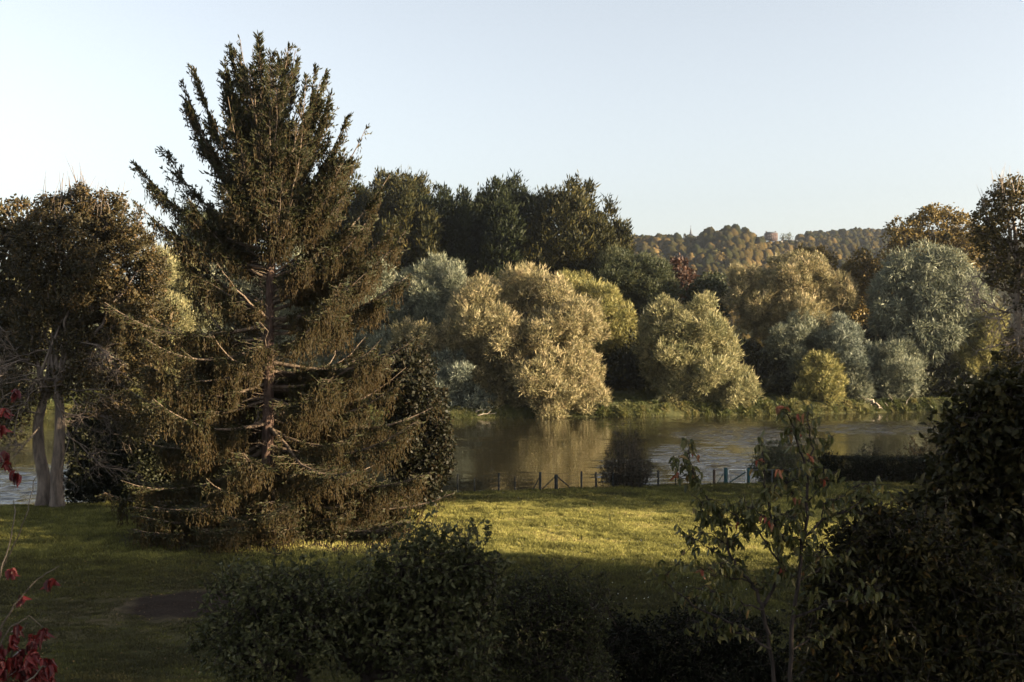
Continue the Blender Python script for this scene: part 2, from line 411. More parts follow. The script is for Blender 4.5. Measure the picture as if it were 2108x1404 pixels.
# ------------------------------------------------------------------ tree builder
def lobes_px(lobes, Y, rng, depth=1.0):
    out = []
    for L in lobes:
        px, py, rx, ry = L[:4]
        dy = L[4] if len(L) > 4 else rng.uniform(-.45, .45) * rx * Y / F
        k = (Y + dy) / F
        c = P(px, py, Y + dy)
        out.append((c, np.array([rx * k, rx * k * depth, ry * k])))
    return out
def sublobes(rng, lobes, n, ratio=.46, at=.64, up=.25, core=.72):
    out = []
    for c, r in lobes:
        if core: out.append((c, r * core))
        d = rdir(rng, max(n, 1)) + np.array([0, 0, up]); d = norm(d)
        for k in range(n):
            q = ratio * rng.uniform(.55, 1.5)
            out.append((c + d[k] * r * at * rng.uniform(.8, 1.3), r * q))
    return out
def crown(mb, rng, lobes, l, w, k=2.3, out=.8, up=.3, jit=.6, lean=(0, 0, 0), clump=.24, spread=1.0, droop=0.0, lo=.78, hi=1.08, inner=.12, cgain=.28, tang=.5):
    cl_all = []
    for i, (c, r) in enumerate(lobes):
        area = 4 * PI * (((r[0] * r[1]) ** 1.6 + (r[0] * r[2]) ** 1.6 + (r[1] * r[2]) ** 1.6) / 3) ** (1 / 1.6)
        rc = clump * float(np.mean(r))
        m = int(max(14, area / (PI * rc * rc) * 1.25))
        d = rdir(rng, m)
        cc = c + d * r * rng.uniform(lo, hi, (m, 1))
        keep = np.ones(m, bool)
        for j, (c2, r2) in enumerate(lobes):
            if j != i: keep &= np.linalg.norm((cc - c2) / r2, axis=1) > .78
        cc = cc[keep]
        if len(cc) == 0: continue
        frac = keep.mean()
        n = int(k * area * frac / (l * w))
        ti = rng.normal(0, 1, len(cc))
        idx = rng.integers(0, len(cc), n)
        rad = rc * spread * rng.uniform(0, 1, (n, 1)) ** (1 / 2.4) * np.where(rng.uniform(0, 1, (n, 1)) < .13, 1.85, 1.0)
        q = rdir(rng, n)
        p = cc[idx] + q * rad
        o = norm((p - c) / r)
        dd = norm(out * o + .35 * q + jit * rng.normal(size=(n, 3)) * .6 + np.array([0, 0, up]) + np.array(lean) - np.array([0, 0, droop]) * rng.uniform(0, 1, (n, 1)))
        t = .5 + cgain * .6 * ti[idx] + .16 * rng.normal(size=n)
        nrm = norm(.65 * o + .6 * q + .35 * rng.normal(size=(n, 3)))
        flat = rng.uniform(0, 1, n) < tang
        dt = norm(dd - nrm * (dd * nrm).sum(1, keepdims=True) + 1e-4)
        side = norm(np.cross(dd, rdir(rng, n)))
        side[flat] = np.cross(nrm[flat], dt[flat]); dd[flat] = norm(dt[flat] + .35 * nrm[flat])
        mb.kites(rng, p, dd, l * rng.uniform(.6, 1.3, n) * np.where(rng.uniform(0, 1, n) < .08, 1.8, 1), w * rng.uniform(.7, 1.3, n) * np.where(flat, 1.25, 1), t, side)
        if inner > 0:
            ni = int(n * inner)
            p = c + rdir(rng, ni) * r * rng.uniform(.25, .8, (ni, 1))
            mb.kites(rng, p, rdir(rng, ni), l * 1.3, w * 1.8, .3)
        cl_all.append(cc)
    return np.concatenate(cl_all) if cl_all else np.zeros((0, 3))
def bend(rng, a, b, n=6, sag=.0, wob=.06):
    t = np.linspace(0, 1, n)[:, None]
    L = np.linalg.norm(b - a)
    w = np.cumsum(rng.normal(size=(n, 3)), 0); w = w - t * w[-1] - (1 - t) * w[0]
    return a + (b - a) * t + w * wob * L / n ** .5 + np.array([0, 0, sag * L]) * (t * (1 - t) * 4)
def limbs(mb, rng, base, lobes, clumps, r0, fork=.35, sides=7, twig=.03, ntw=60):
    cen = np.array([c for c, r in lobes]); top = cen.mean(0)
    f = base + (top - base) * fork; f[:2] = base[:2] + (top[:2] - base[:2]) * fork * .6
    pts = bend(rng, base - np.array([0, 0, .3]), f, 7, wob=.03)
    rr = np.linspace(r0, r0 * .62, 7); rr[0] *= 1.35
    mb.tube(pts, rr, sides)
    for c, r in lobes:
        e = c + np.array([0, 0, .25]) * r
        pts = bend(rng, f, e, 7, wob=.07)
        rl = r0 * .55 * min(1.0, (np.mean(r) / max(np.mean([np.mean(x[1]) for x in lobes]), .01)))
        mb.tube(pts, np.linspace(rl, rl * .22, 7), max(4, sides - 2))
    if len(clumps) and ntw:
        idx = rng.choice(len(clumps), min(ntw, len(clumps)), replace=False)
        e = clumps[idx]
        dist = np.linalg.norm(e[:, None] - cen[None], axis=2); s_ = cen[dist.argmin(1)]
        mid = (s_ + e) / 2 + rng.normal(size=e.shape) * .06 * np.linalg.norm(e - s_, axis=1, keepdims=True)
        mb.cones(s_, mid, twig * 2.2, twig * 1.4); mb.cones(mid, e, twig * 1.4, twig * .5)
PRE = {
    'willow': dict(l=.64, w=.105, k=2.1, out=.75, up=.5, jit=.5, clump=.27, cgain=.55, hi=1.16, lean=(.12, 0, .1), sub=14, sl=(.36, .90, .2, .56)),
    'poplar': dict(sub=7, l=.9, w=.24, k=2.2, out=.45, up=.85, jit=.45, lean=(.22, 0, 0), clump=.26),
    'broad': dict(l=.5, w=.34, k=1.7, out=.5, up=.1, jit=.9, clump=.26),
    'weeping': dict(l=.9, w=.15, k=2.3, out=.7, up=.1, jit=.5, droop=.9, clump=.24),
}
seed_n = [100]
def tree(name, label, cat, Y, base_px, lobes, mat, pre='broad', bark='bark', r0=.35, group=None, fork=.35, ntw=60, twig=.03, depth=1.0, sides=7, base=None, **kw):
    seed_n[0] += 1
    rng = np.random.default_rng(seed_n[0])
    lob = lobes_px(lobes, Y, rng, depth)
    x = PX(base_px, Y)
    b = np.array([x, Y, float(ground_z(x, Y))]) if base is None else np.array(base, float)
    root = thing(name, label, cat, b, group)
    a = dict(PRE[pre]); a.update(kw)
    sub = a.pop('sub', 9)
    cr = MB(); cl = crown(cr, rng, sublobes(rng, lob, sub, *a.pop('sl', (.5, .70, .25, .62))) if sub else lob, **a)
    tr = MB(); limbs(tr, rng, b, lob, cl, r0, fork, sides, twig, ntw)
    tr.build('trunk', M[bark], root, b, smooth=True)
    cr.build('crown', M[mat], root, b)
    return root
def plumes(cx, top, bottom, hw, n, rng):
    """narrow upright lobes of a poplar crown"""
    out = []
    for i in range(n):
        u = (i + .5) / n * 2 - 1 + rng.uniform(-.12, .12)
        t = top + (bottom - top) * .24 * abs(u) ** 2.2 + rng.uniform(0, 16)
        h = (bottom - t) / 2
        out.append((cx + u * hw * .78, t + h, hw * rng.uniform(.34, .48), h, rng.uniform(-1, 1) * hw * .09 * .9))
    return out

# ================================================================== FAR BANK
rngp = np.random.default_rng(5)
GP = 'tall poplars behind the far bank'
tree('poplar_tree', 'bluish green poplar seen through the gaps left of the big spruce trunk', 'tree', 216, 440, plumes(440, 425, 640, 80, 6, rngp), 'olive', 'poplar', group=GP)
tree('poplar_tree', 'dark poplar right behind the upper right branches of the spruce', 'tree', 218, 690, plumes(690, 372, 620, 90, 8, rngp), 'poplar', 'poplar', group=GP)
tree('poplar_tree', 'highest poplar with a golden green rounded top beside the right branch tips of the spruce', 'tree', 214, 805, plumes(808, 374, 620, 92, 10, rngp), 'poplar_gold', 'poplar', group=GP)
tree('poplar_tree', 'dark poplar above the left end of the pale riverside willows', 'tree', 220, 905, plumes(905, 400, 620, 82, 9, rngp), 'poplar', 'poplar', group=GP)
tree('poplar_tree', 'broad almost black poplar in the middle of the row above the big tan willow', 'tree', 216, 1035, plumes(1036, 400, 630, 104, 11, rngp), 'poplar', 'poplar', group=GP)
tree('poplar_tree', 'poplar with warm brown right side and feathery top next to the open sky', 'tree', 214, 1185, plumes(1182, 399, 640, 86, 10, rngp), 'poplar_gold', 'poplar', group=GP)
tree('poplar_tree', 'lowest poplar ending the row at the right in front of the hill', 'tree', 218, 1255, plumes(1258, 458, 650, 52, 5, rngp), 'poplar_gold', 'poplar', group=GP)

GW = 'willows along the far bank'
def willow(label, Y, bx, lobes, mat='willow', **kw):
    kw.setdefault('group', GW)
    lobes = [(L[0], L[1], L[2] * 1.0, L[3] * .98, *L[4:]) for L in lobes]
    if kw.pop('foot', True) and Y < 192:
        gpy = 702 + (CZ - float(ground_z(PX(bx, Y), Y))) / Y * F; w_ = max(L[2] for L in lobes)
        lobes = lobes + [(bx - .45 * w_, gpy - 16, .7 * w_, 22), (bx + .45 * w_, gpy - 14, .7 * w_, 20), (bx, gpy - 34, .8 * w_, 30)]
    return tree('willow_tree', label, 'tree', Y, bx, lobes, mat, kw.pop('pre', 'willow'), **kw)
willow('big round tan willow leaning over the water with bare pinkish twigs at its top', 174, 1095,
       [(1000, 625, 62, 55), (1085, 622, 68, 52), (1155, 650, 58, 58), (1010, 690, 66, 62), (1075, 700, 62, 56, -4), (1140, 715, 62, 56, -3), (1195, 705, 42, 50), (1205, 660, 26, 34),
        (1120, 775, 66, 52, -4), (1170, 780, 58, 50), (1195, 815, 44, 40, -3), (1150, 825, 50, 32, -4), (1050, 770, 52, 58), (985, 760, 44, 55), (1085, 820, 55, 36), (1020, 825, 45, 30), (1205, 765, 28, 34)],
       'willow_tan', r0=.6, bark='bark', ntw=160)
willow('silver topped willow left of the big tan willow', 186, 905, [(890, 600, 55, 48), (935, 590, 42, 42), (870, 650, 52, 58), (925, 650, 50, 58), (905, 705, 56, 55), (960, 630, 34, 46), (860, 720, 45, 55)], 'willow_grey', r0=.5)
willow('olive willow half hidden behind the right shoulder of the big tan willow', 191, 1235, [(1185, 605, 42, 38), (1225, 640, 46, 46), (1258, 665, 38, 50), (1205, 690, 50, 50), (1278, 690, 26, 34)], 'willow_yellow', r0=.4)
willow('brownish low willow just right of the spruce above the water', 175, 880, [(870, 715, 52, 48), (905, 735, 38, 42), (860, 765, 42, 50)], 'willow_tan', r0=.35)
willow('blue grey willow bush beside the driftwood at the waterline', 171.5, 930, [(930, 775, 42, 42), (952, 815, 42, 34), (915, 820, 40, 34), (900, 790, 34, 40), (975, 835, 30, 20)], 'willow_blue', r0=.25)
willow('leaning willow with silver left and golden right half, middle of the far bank', 180, 1420,
       [(1385, 660, 42, 40), (1425, 665, 44, 40), (1370, 700, 44, 46), (1440, 700, 52, 48), (1400, 735, 52, 48), (1460, 735, 46, 48), (1430, 775, 54, 44, -3), (1375, 760, 44, 46), (1400, 800, 50, 34)], 'willow', r0=.5)
willow('round golden willow bush at the water edge below the leaning willow', 177.5, 1503, [(1500, 785, 40, 36), (1515, 808, 36, 32), (1480, 812, 34, 28), (1495, 760, 26, 24)], 'willow', r0=.2)
willow('large spreading willow with a drooping right arm and dark trunk below its crown', 196, 1612,
       [(1600, 580, 56, 44), (1650, 580, 46, 44), (1555, 610, 46, 50), (1610, 630, 62, 46), (1685, 605, 42, 44), (1715, 610, 38, 38), (1735, 622, 20, 32), (1560, 650, 40, 32), (1650, 650, 42, 50, -4), (1535, 585, 28, 36), (1590, 660, 36, 26)], 'willow_tan', r0=.55, fork=.45)
willow('silver willow standing in front of the large spreading willow', 189, 1650, [(1630, 700, 42, 40), (1665, 700, 40, 40), (1645, 735, 52, 44), (1610, 725, 30, 36)], 'willow_grey', r0=.3)
willow('blue grey feathery willow beside the low lit willow', 187, 1735, [(1730, 695, 38, 36), (1750, 725, 40, 42), (1710, 735, 38, 40), (1735, 760, 46, 36)], 'willow_blue', r0=.3)
willow('small bright golden willow leaning left over the bank', 182, 1685, [(1690, 760, 34, 30), (1705, 780, 28, 24), (1675, 785, 28, 24), (1658, 812, 20, 18)], 'willow_yellow', r0=.16, ntw=30)
willow('smallest grey willow bush beside the fallen trunk', 184, 1760, [(1757, 795, 24, 26), (1762, 812, 22, 16)], 'willow_grey', r0=.12, ntw=20)
willow('grey green willow above the dead branches at the right of the far bank', 187, 1845, [(1840, 725, 38, 32), (1850, 760, 44, 40), (1815, 770, 34, 40), (1875, 760, 26, 30), (1845, 795, 40, 26)], 'willow_grey', r0=.3)
willow('widest silver willow below the tree with mistletoe', 193, 1910,
       [(1885, 560, 50, 42), (1930, 550, 46, 40), (1850, 600, 52, 48), (1905, 610, 62, 52), (1960, 595, 54, 52), (1880, 660, 62, 44), (1945, 655, 60, 50), (2000, 620, 46, 50), (1925, 700, 40, 40, -4), (1985, 680, 40, 46), (1830, 640, 34, 40)], 'willow_grey', r0=.6, pre='weeping')
willow('yellow leaved willow at the right end of the far bank', 190, 2030, [(2030, 680, 36, 42), (2015, 725, 36, 38), (2045, 720, 30, 46), (1995, 745, 26, 26)], 'willow_yellow', r0=.25)
# behind the spruce and the left tree
willow('pale willow glimpsed between the left tree and the spruce', 186, 350, [(345, 590, 56, 55), (300, 640, 56, 60), (375, 650, 56, 66), (330, 710, 66, 60)], 'willow', r0=.4)
willow('olive willow behind the left half of the spruce', 190, 470, [(440, 620, 60, 70), (510, 620, 60, 76), (470, 710, 80, 66), (420, 760, 60, 60), (530, 760, 66, 66)], 'willow_grey', r0=.45)
willow('olive willow behind the right half of the spruce', 188, 700, [(640, 620, 66, 76), (720, 610, 66, 70), (790, 640, 56, 70), (680, 710, 80, 70), (770, 730, 70, 70), (620, 770, 60, 66), (730, 800, 70, 46)], 'willow_grey', r0=.45)
willow('grey willow far across the water behind the twin trunked tree', 184, 150, [(120, 640, 70, 70), (190, 660, 70, 70), (150, 730, 80, 70), (230, 740, 66, 70), (80, 760, 66, 60)], 'willow_grey', r0=.45)
willow('yellowish willow across the water at the left edge', 180, 20, [(10, 620, 66, 66), (50, 690, 66, 70), (-20, 720, 66, 70), (30, 780, 70, 60)], 'willow', r0=.45)

GT = 'woodland trees behind the willows'
tree('oak_tree', 'dark blue green broad tree below the end of the poplars', 'tree', 203, 1300, [(1275, 585, 52, 50), (1320, 580, 42, 48), (1290, 640, 62, 50), (1345, 590, 40, 48), (1340, 640, 50, 56), (1300, 700, 60, 50), (1360, 690, 50, 50)], 'olive', 'willow', group=GT, r0=.4)
tree('maple_tree', 'small round rust red tree in front of the hill', 'tree', 212, 1398, [(1388, 575, 26, 28), (1408, 572, 22, 26), (1398, 605, 30, 26)], 'rust', group=GT, r0=.25, l=.6, w=.45)
tree('oak_tree', 'dark round tree with bare limbs right of the rust red tree', 'tree', 206, 1470, [(1462, 592, 32, 28), (1482, 585, 18, 22), (1450, 620, 30, 26), (1480, 620, 24, 26), (1430, 610, 20, 24)], 'olive', group=GT, r0=.25, ntw=90)
tree('poplar_tree', 'ochre tree top rising behind the large spreading willow', 'tree', 214, 1672, [(1655, 540, 26, 26), (1685, 540, 28, 28), (1668, 575, 38, 36)], 'gold', group=GT, r0=.25)
tree('maple_tree', 'golden autumn tree between the spreading willow and the mistletoe tree', 'tree', 216, 1765, [(1775, 560, 36, 30), (1745, 570, 36, 34), (1800, 585, 34, 36), (1765, 610, 52, 40), (1790, 650, 46, 46)], 'gold', group=GT, r0=.3)
mt = tree('poplar_tree', 'tall brown leaved tree holding two dark balls of mistletoe', 'tree', 206, 1910, [(1905, 455, 30, 34), (1945, 470, 38, 36), (1870, 490, 36, 34), (1905, 500, 46, 40), (1965, 475, 30, 36), (1985, 505, 36, 40), (1850, 525, 32, 34), (1945, 535, 50, 36), (1890, 550, 40, 30)], 'gold', group=GT, r0=.35, k=1.25, ntw=150, twig=.05, inner=.05)
rngm = np.random.default_rng(8)
for (px, py, r, lab) in ((1877, 500, 10, 'lower left ball of dark mistletoe in the brown leaved tree'), (1949, 487, 9, 'upper right ball of dark mistletoe in the brown leaved tree')):
    c = P(px, py, 202); b = MB(); n = 900
    d = rdir(rngm, n); rr = r * 202 / F
    b.kites(rngm, c + d * rr * .25 * rngm.uniform(0, 1, (n, 1)), d, rr * rngm.uniform(.6, 1.0, n), .12, rngm.uniform(0, 1, n))
    tag(b.build('mistletoe', M['dark'], None, None), lab, 'mistletoe', 'mistletoe balls in the tall tree')
# low dark growth under the far trees: one mass
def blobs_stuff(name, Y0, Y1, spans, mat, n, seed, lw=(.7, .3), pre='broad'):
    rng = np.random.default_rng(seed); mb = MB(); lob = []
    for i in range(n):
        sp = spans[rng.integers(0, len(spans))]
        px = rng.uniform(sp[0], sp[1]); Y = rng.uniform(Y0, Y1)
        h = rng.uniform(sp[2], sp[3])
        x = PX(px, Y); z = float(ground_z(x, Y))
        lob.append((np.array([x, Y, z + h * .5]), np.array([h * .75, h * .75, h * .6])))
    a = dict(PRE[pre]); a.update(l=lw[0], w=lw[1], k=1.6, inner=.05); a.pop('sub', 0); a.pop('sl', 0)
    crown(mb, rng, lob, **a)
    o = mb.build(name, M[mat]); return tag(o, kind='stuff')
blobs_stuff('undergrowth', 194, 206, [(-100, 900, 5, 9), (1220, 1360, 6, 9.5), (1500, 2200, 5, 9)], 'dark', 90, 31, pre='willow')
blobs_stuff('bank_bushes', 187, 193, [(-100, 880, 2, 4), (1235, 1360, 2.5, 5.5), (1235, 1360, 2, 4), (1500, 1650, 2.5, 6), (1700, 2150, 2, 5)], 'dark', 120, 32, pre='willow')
# tall grass on the far bank
rg = np.random.default_rng(33); gb = MB()
def blades(mb, rng, x, y, h, w, tint, lean=.35):
    n = len(x); z = ground_z(x, y)
    p = np.stack([x, y, z - .03], -1)
    d = norm(np.stack([rng.normal(0, lean, n), rng.normal(0, lean, n), np.ones(n)], -1))
    an = rng.uniform(0, PI, n)
    side = np.stack([np.cos(an), np.sin(an), np.zeros(n)], -1) * w[:, None]
    tip = p + d * h[:, None]; mid = p + d * h[:, None] * .55
    bend_ = np.stack([rng.normal(0, .25, n), rng.normal(0, .25, n), -.1 * np.ones(n)], -1) * h[:, None]
    v = np.stack([p - side * .5, p + side * .5, mid + side * .4 + bend_ * .2, tip + bend_], 1)
    mb.add(v.reshape(-1, 3), np.arange(n * 4).reshape(n, 4), tint)
nt_ = 2600
tx = rg.uniform(-80, 95, nt_); ty = far_edge(tx) - .7 + 22 * rg.uniform(0, 1, nt_) ** 2.2
tr_ = rg.lognormal(-.75, .45, nt_); th = rg.lognormal(-.6, .4, nt_) * (.45 + .75 * vnoise(tx / 7, ty / 5, 51)) * np.where((tx > -14) & (tx < 13), .35, 1.0); tt_ = np.clip(.15 + .7 * vnoise(tx / 9, ty / 5, 53) + rg.normal(0, .16, nt_), 0, 1)
cnt = (50 + 130 * tr_).astype(int); idx = np.repeat(np.arange(nt_), cnt); n = len(idx)
ra = tr_[idx] * np.sqrt(rg.uniform(0, 1, n)); aa = rg.uniform(0, 2 * PI, n)
blades(gb, rg, tx[idx] + ra * np.cos(aa), ty[idx] + ra * np.sin(aa) * .8, th[idx] * rg.uniform(.5, 1.25, n) * (1.15 - .5 * ra / tr_[idx]), np.full(n, .055), tt_[idx] + .1 * rg.normal(size=n), .45)
n = 40000
x = rg.uniform(-80, 95, n); y = far_edge(x) - .3 + 24 * rg.uniform(0, 1, n)
blades(gb, rg, x, y, rg.uniform(.1, .4, n), np.full(n, .12), .1 + .5 * vnoise(x / 6, y / 4, 54) + .1 * rg.normal(size=n))
tag(gb.build('bank_grass', M['reed']), kind='stuff')
# dead wood at the water line
def deadwood(label, Y, chains, r=.12, name='dead_branch', cat='driftwood', group=None):
    b0 = P(*chains[0][0], Y); root = MB(); rng = np.random.default_rng(abs(hash(label)) % 9999 if False else len(label))
    for ch in chains:
        pts = np.array([P(px, py, Y + rng.uniform(-.5, .5)) for px, py in ch])
        m = 4 * (len(pts) - 1) + 1
        t = np.linspace(0, len(pts) - 1, m); q = np.stack([np.interp(t, np.arange(len(pts)), pts[:, k]) for k in range(3)], -1)
        q[1:-1] += rng.normal(size=(m - 2, 3)) * r * .5
        root.tube(q, np.linspace(r, r * .3, m), 5)
    return tag(root.build(name, M['dead'], None, None, smooth=True), label, cat, group)
deadwood('pale forked driftwood branch lying at the waterline under the willows', 168.3, [[(905, 858), (940, 862), (975, 852), (1022, 850)], [(950, 860), (962, 852), (985, 855), (1010, 846)], [(945, 864), (952, 868), (947, 871)], [(975, 853), (983, 845), (1000, 842)]], .18)
deadwood('broken pale branches at the left end of the far waterline below the blue grey willow', 167.6, [[(903, 846), (915, 852), (928, 866)], [(905, 862), (918, 852), (926, 846)], [(910, 868), (920, 858), (935, 855)]], .10)
deadwood('fallen pale tree trunk sloping down to the water on the right bank', 182.0, [[(1776, 820), (1795, 826), (1808, 834), (1814, 843)], [(1795, 826), (1790, 838)]], .28, 'fallen_trunk', 'fallen trunk')
deadwood('cluster of thin dead branches sticking up beside the fallen trunk', 182.6, [[(1818, 847), (1850, 845), (1888, 846)], [(1822, 846), (1826, 836), (1822, 828)], [(1826, 838), (1836, 830), (1838, 820)], [(1830, 846), (1846, 840), (1858, 834)], [(1836, 822), (1830, 812)], [(1860, 846), (1868, 825), (1880, 808)], [(1880, 846), (1884, 840), (1890, 832)]], .09)

# ================================================================== THE HILL WOOD
rh = np.random.default_rng(77); hw = MB()
def far_crown(mb, rng, c, r, h, n, tint, size):
    # a lumpy closed crown with a ragged skin of leaf clumps
    a, b_ = 9, 14
    th = np.linspace(.03, PI * .86, a)[:, None]; ph = (np.arange(b_) / b_ * 2 * PI + rng.uniform(0, 1))[None]
    k = 1 + .13 * rng.normal(size=(a, b_)); k = (k + np.roll(k, 1, 1) + np.roll(k, -1, 1)) / 3 + .06 * rng.normal(size=(a, b_))
    k = k * .88
    v = np.stack([r * k * np.sin(th) * np.cos(ph), r * k * np.sin(th) * np.sin(ph), h * k * np.cos(th) + h * .55 + 0 * ph], -1) + c
    i0 = np.arange(a - 1)[:, None] * b_; j0 = np.arange(b_)[None]; j1 = (j0 + 1) % b_
    f = np.stack([i0 + j0, i0 + b_ + j0, i0 + b_ + j1, i0 + j1], -1).reshape(-1, 4)
    mb.add(v.reshape(-1, 3), f, np.clip(tint + .035 * rng.normal(size=len(f)), 0, 1))
    d = rdir(rng, n); d[:, 2] = np.abs(d[:, 2]) - .3
    p = c + d * np.array([r, r, h]) * rng.uniform(.82, 1.12, (n, 1)) + np.array([0, 0, h * .5])
    nr = norm(d + rng.normal(size=(n, 3)) * .45); tg = norm(np.cross(nr, rdir(rng, n)))
    mb.kites(rng, p, tg, size * rng.uniform(.7, 1.3, n), size * .7, np.clip(tint + rng.normal(size=n) * .05, 0, 1), np.cross(nr, tg))
M['wood'] = leaf_mat('hill_wood_leaves', [(.010, .013, .005), (.020, .020, .007), (.040, .030, .010), (.085, .058, .022), (.16, .115, .05)], [0, .3, .5, .75, 1], transl=.1, spec=.02, rough=.9)
nh = 4200
pp = rh.uniform(1180, 2050, nh); ss = rh.uniform(.16, 1.02, nh) ** .8
ss[:260] = rh.uniform(.97, 1.02, 260); pp[:260] = rh.uniform(1240, 1950, 260)
pts = hill_pt(pp, ss)
for i in range(nh):
    if (1552 < pp[i] < 1645 and ss[i] > .84) or (1396 < pp[i] < 1446 and ss[i] > .86): continue
    big = (2.6 + 3.6 * rh.uniform() ** 1.6) * (.8 if ss[i] > .92 else 1)
    t = vnoise(np.array(pp[i] / 60), np.array(ss[i] * 7), 61) * .5 + rh.uniform(0, .38) + (.22 if (ss[i] < .62 and rh.uniform() < .3) else 0)
    far_crown(hw, rh, pts[i], big, big * rh.uniform(.8, 1.5), 90, t * .8 + rh.choice([0, 0, 0, 0, .25]), 1.15)
nf = 420
pf = rh.uniform(1000, 2250, nf); yf = rh.uniform(238, 560, nf); xf = PX(pf, yf)
for i in range(nf):
    big = rh.uniform(3.5, 7); hh = rh.uniform(5, 8)
    far_crown(hw, rh, np.array([xf[i], yf[i], float(ground_z(xf[i], yf[i])) - 1]), big, hh, 120, rh.uniform(.05, .6), 1.0)
tag(hw.build('hillside_wood', M['wood']), kind='stuff')
M['brick'] = nmat('brick_wall', lambda t, out: (lambda p: (p.inputs['Base Color'].__setattr__('default_value', (.06, .032, .026, 1)), p.inputs['Roughness'].__setattr__('default_value', .9), t.links.new(p.outputs[0], out.inputs[0])))(N(t, "ShaderNodeBsdfPrincipled")))
def plain(name, col, rough=.7, spec=.3, metal=0.0, var=.25, scale=4):
    def b(t, out):
        g = N(t, "ShaderNodeNewGeometry")
        n = N(t, "ShaderNodeTexNoise"); n.inputs['Scale'].default_value = scale; n.inputs['Detail'].default_value = 5
        t.links.new(g.outputs['Position'], n.inputs['Vector'])
        r = ramp(t, [tuple(c * (1 - var) for c in col), tuple(min(1, c * (1 + var)) for c in col)], [.35, .65]); t.links.new(n.outputs[0], r.inputs[0])
        p = N(t, "ShaderNodeBsdfPrincipled"); p.inputs['Roughness'].default_value = rough; p.inputs['Specular IOR Level'].default_value = spec; p.inputs['Metallic'].default_value = metal
        t.links.new(r.outputs[0], p.inputs['Base Color']); t.links.new(p.outputs[0], out.inputs[0])
    return nmat(name, b)
M['slate'] = plain('slate', (.06, .06, .07), .7)
M['stone'] = plain('church_stone', (.25, .22, .18), .9)
M['white'] = plain('white_render', (.26, .25, .24), .9)
M['glass'] = plain('dark_window', (.03, .03, .035), .15, .6)
# brick house on the hilltop
def hproto(name, label, cat, px, py, Y):
    return thing(name, label, cat, P(px, py, Y))
HY = 1170.0; s = HY / F
hb = hproto('brick_house', 'red brick house with a slate hipped roof on the hilltop', 'house', 1587, 494, HY)
w = MB(); w.box((0, 0, 6 * s), (12 * s, 9 * s, 7 * s)); w.build('wall', M['brick'], hb)
r = MB()
def hip(mb, cx, cy, z0, hx, hy, h, ix):
    v = np.array([[cx - hx, cy - hy, z0], [cx + hx, cy - hy, z0], [cx + hx, cy + hy, z0], [cx - hx, cy + hy, z0], [cx - ix, cy - .4 * hy, z0 + h], [cx + ix, cy - .4 * hy, z0 + h], [cx + ix, cy + .4 * hy, z0 + h], [cx - ix, cy + .4 * hy, z0 + h]])
    mb.add(v, [[0, 1, 5, 4], [1, 2, 6, 5], [2, 3, 7, 6], [3, 0, 4, 7], [4, 5, 6, 7], [3, 2, 1, 0]])
hip(r, 0, 0, 13.05 * s, 12.6 * s, 9.6 * s, 3.2 * s, 9.0 * s); rf = r.build('roof', M['slate'], hb)
for cx in (-9.6, 9.2):
    c = MB(); c.box((cx * s, 0, 15.6 * s), (1.2 * s, 1.4 * s, 2.4 * s)); c.build('chimney', M['brick'], rf)
for row in (3.2, 8.4):
    for cx in (-8.2, -4.1, 0, 4.1, 8.2):
        c = MB(); c.box((cx * s, -9.05 * s, row * s), (.85 * s, .12 * s, 1.5 * s)); c.build('window', M['glass'], hb)
lw_ = hproto('terrace_wall', 'long white terrace wall below the hilltop brick house', 'wall', 1597, 502, 1155)
b = MB(); b.box((0, 0, 2.5 * s), (13 * s, 1.2 * s, 3.4 * s)); b.build('wall', M['white'], lw_)
b = MB(); b.box((0, 0, 6.1 * s), (13.4 * s, 1.7 * s, .35 * s)); b.build('coping', M['slate'], lw_)
sh = hproto('outbuilding', 'low white outbuilding with a dark roof left of the hilltop brick house', 'outbuilding', 1568, 501, 1150)
b = MB(); b.box((0, 0, 2 * s), (6 * s, 4 * s, 3.5 * s)); b.build('wall', M['white'], sh)
b = MB(); hip(b, 0, 0, 5.55 * s, 6.6 * s, 4.6 * s, 2.6 * s, 4 * s); b.build('roof', M['slate'], sh)
lg = hproto('long_shed', 'long low dark roofed shed right of the hilltop brick house', 'shed', 1624, 500, 1180)
b = MB(); b.box((0, 0, 1.6 * s), (17 * s, 3 * s, 2.6 * s)); b.build('wall', M['white'], lg)
b = MB(); hip(b, 0, 0, 4.25 * s, 17.6 * s, 3.6 * s, 2.2 * s, 15 * s); b.build('roof', M['slate'], lg)
# church
ch = hproto('church', 'small church with a sharp grey spire on the skyline of the hill', 'church', 1422, 495, 1075)
s2 = 1075 / F
b = MB(); b.box((0, 0, 4 * s2), (3.4 * s2, 3.4 * s2, 7 * s2)); tw = b.build('tower', M['stone'], ch)
def pyramid(mb, c, hw, h, n=4):
    mb.tube(np.array([c, np.array(c) + [0, 0, h * .22], np.array(c) + [0, 0, h]]), [hw * 1.4, hw * .62, .02], n, cap=False)
b = MB(); pyramid(b, (0, 0, 10.9 * s2), 3.5 * s2, 17 * s2, 8); sp = b.build('spire', M['slate'], ch)
b = MB(); b.tube([(0, 0, 27.5 * s2), (0, 0, 31 * s2)], .14, 4); b.tube([(-1.2 * s2, 0, 29.8 * s2), (1.2 * s2, 0, 29.8 * s2)], .12, 4); b.build('cross', M['slate'], sp)
for cz in (5.5, 8.6):
    b = MB(); b.box((0, -3.45 * s2, cz * s2), (.7 * s2, .1 * s2, 1.0 * s2)); b.build('window', M['glass'], ch)
b = MB(); b.box((8 * s2, 2 * s2, 1 * s2), (7 * s2, 3.2 * s2, 4.6 * s2)); b.build('nave', M['stone'], ch)
